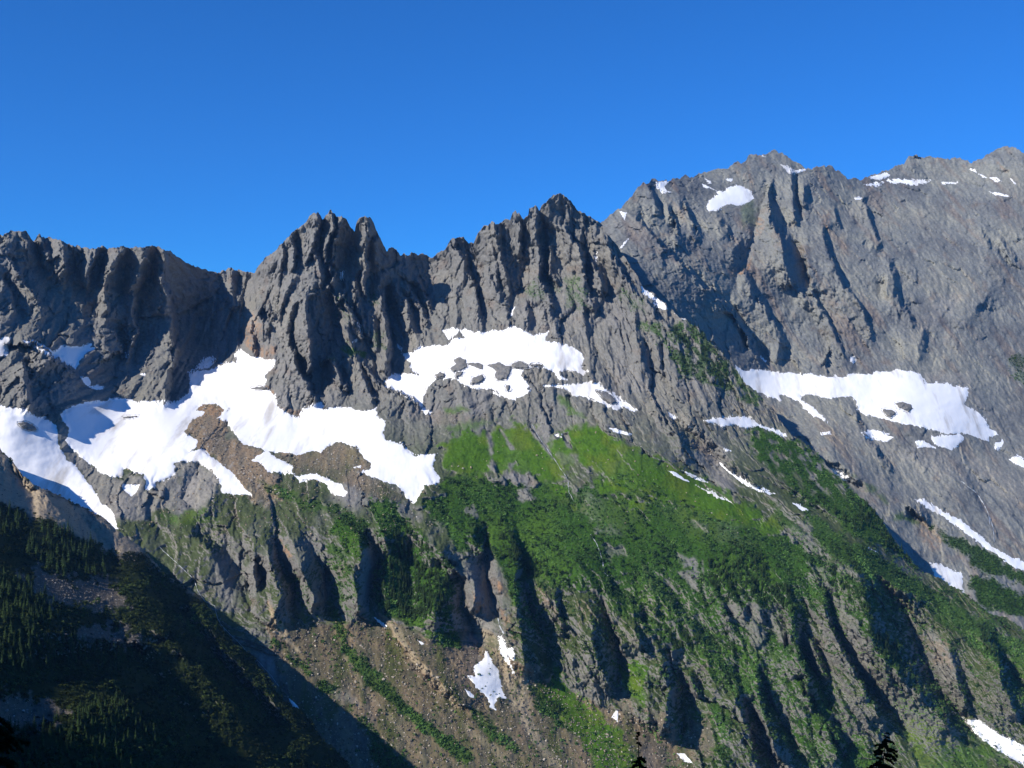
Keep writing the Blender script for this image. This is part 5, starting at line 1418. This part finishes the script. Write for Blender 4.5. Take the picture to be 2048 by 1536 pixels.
def near_tree(label, base_uv, Y, top_uv, spread, seed, nb=70, spire=0.25, leader=0.0):
    """A close conifer: trunk, limbs that droop and sprays of needles along them."""
    r = np.random.default_rng(seed)
    tx = Y * (top_uv[0] - 1024) / FPX; tz = Y * (768 - top_uv[1]) / FPX
    bx = Y * (base_uv - 1024) / FPX
    s_ = bx * sdir[0] + Y * sdir[1]; q_ = bx * qdir[0] + Y * qdir[1]
    bz = float(hill_height(np.array(s_), np.array(q_))) - 0.3
    root = bpy.data.objects.new('conifer', None); scene.collection.objects.link(root); root.location = (bx, Y, bz)
    tag(root, label, 'conifer')
    H = tz - bz
    def axis(t):
        return np.array([(tx - bx) * (0.35 * t + 0.65 * t ** 6) , 0.15 * math.sin(3 * t), H * t])
    V, F = [], []
    n = 14; k = 8
    for i in range(n + 1):
        t = i / n; c = axis(t); rad = 0.013 * H * (1 - t) ** 0.9 + 0.006
        for j in range(k):
            V.append(c + np.array([rad * math.cos(6.2832 * j / k), rad * math.sin(6.2832 * j / k), 0]))
    for i in range(n):
        for j in range(k):
            F.append([i * k + j, i * k + (j + 1) % k, (i + 1) * k + (j + 1) % k, (i + 1) * k + j])
    tc = np.ones((len(V), 3)) * np.array((0.06, 0.048, 0.038))
    mesh_obj('trunk', np.array(V), np.array(F), M_STONE, root, col=tc)
    LV, LF, CV, CF = [], [], [], []
    for b in range(nb):
        t = 1 - 0.62 * ((b + r.uniform()) / nb) ** 1.9
        if t > 1 - leader and r.uniform() < 0.8: continue
        c = axis(t); a = r.uniform(0, 6.2832)
        f_ = max(1 - t - leader * 0.7, 0.004)
        Ln = spread * (0.10 + min(1.0, f_ / spire) ** 0.8) * r.uniform(0.35, 1.3)
        if t > 0.985: Ln *= 0.6
        dirv = np.array([math.cos(a), math.sin(a), 0.0]); dr = r.uniform(0.25, 0.95)
        m = 9; path = []
        for i in range(m + 1):
            x = i / m
            path.append(c + dirv * Ln * x + np.array([0, 0, Ln * (0.16 * x - dr * x * x)]))
        path = np.array(path)
        for i in range(m):      # limb as a thin three sided rod
            w = 0.010 * (1 - i / m) + 0.003; i0 = len(LV)
            sd = np.cross(dirv, (0, 0, 1))
            for P0 in (path[i], path[i + 1]):
                LV += [P0 + sd * w, P0 - sd * w, P0 + np.array([0, 0, w * 1.6])]
            for e in range(3):
                LF.append([i0 + e, i0 + (e + 1) % 3, i0 + 3 + (e + 1) % 3, i0 + 3 + e])
        ns = int(60 + 240 * Ln)
        for _ in range(ns):     # needle sprays
            x = r.uniform(0.05, 1.0) ** 0.8; P0 = c + dirv * Ln * x + np.array([0, 0, Ln * (0.16 * x - dr * x * x)])
            sd = np.cross(dirv, (0, 0, 1)) * r.choice([-1, 1]); d = sd * r.uniform(0.3, 1) + dirv * r.uniform(0.2, 0.9) + np.array([0, 0, r.uniform(-0.7, 0.25)])
            d /= np.linalg.norm(d); l_ = (0.06 + 0.15 * Ln * (1 - 0.5 * x)) * r.uniform(0.5, 1.2)
            wv = np.cross(d, r.normal(size=3)); wv /= np.linalg.norm(wv); wv *= l_ * 0.30
            i0 = len(CV); CV += [P0 - wv * 0.3, P0 + d * l_ * 0.5 - wv, P0 + d * l_, P0 + d * l_ * 0.5 + wv]
            CF.append([i0, i0 + 1, i0 + 2, i0 + 3])
    mesh_obj('limbs', np.array(LV), np.array(LF), M_STONE, root, col=np.ones((len(LV), 3)) * np.array((0.05, 0.04, 0.03)))
    cc = np.ones((len(CV), 3)) * np.array((0.016, 0.030, 0.010)) * np.repeat(r.uniform(0.6, 1.5, (len(CV) // 4, 1)), 4, 0)
    mesh_obj('crown', np.array(CV), np.array(CF), M_NEEDLE, root, col=cc, smooth_shade=False)
near_tree('black spire top of a foreground conifer at the bottom edge, thin straight leader', 1284, 40, (1276, 1464), 0.36, 31, nb=170, spire=0.07, leader=0.075)
near_tree('black drooping top of a foreground hemlock near the lower right corner', 1752, 44, (1774, 1466), 0.8, 32, nb=95, spire=0.09, leader=0.012)
near_tree('black branch tips of a foreground conifer cut by the left edge', -22, 34, (-26, 1412), 0.8, 33, nb=120, spire=0.06)
# ------------------------------------------------------------------ the air
hz = bpy.data.materials.new('thin_air'); hz.use_nodes = True; hz.node_tree.nodes.clear()
pv = hz.node_tree.nodes.new('ShaderNodeVolumePrincipled'); ho = hz.node_tree.nodes.new('ShaderNodeOutputMaterial')
pv.inputs['Color'].default_value = (0.22, 0.50, 1.0, 1); pv.inputs['Density'].default_value = 1.9e-5; pv.inputs['Anisotropy'].default_value = 0.0
hz.node_tree.links.new(pv.outputs[0], ho.inputs['Volume'])
lo = np.array([-6000.0, -3500.0, -2600.0]); hi = np.array([6000.0, 7000.0, 1500.0])
bx_ = np.array([[(lo, hi)[i][0], (lo, hi)[j][1], (lo, hi)[k][2]] for i in (0, 1) for j in (0, 1) for k in (0, 1)])
o = mesh_obj('haze', bx_, np.array([[0, 1, 3, 2], [4, 6, 7, 5], [0, 4, 5, 1], [2, 3, 7, 6], [0, 2, 6, 4], [1, 5, 7, 3]]), hz, smooth_shade=False)
tag(o, 'thin blue mountain air between the camera and the peaks', 'haze', kind='stuff')
scene.cycles.volume_bounces = 0
print('all built %.1f' % (time.time() - T00))
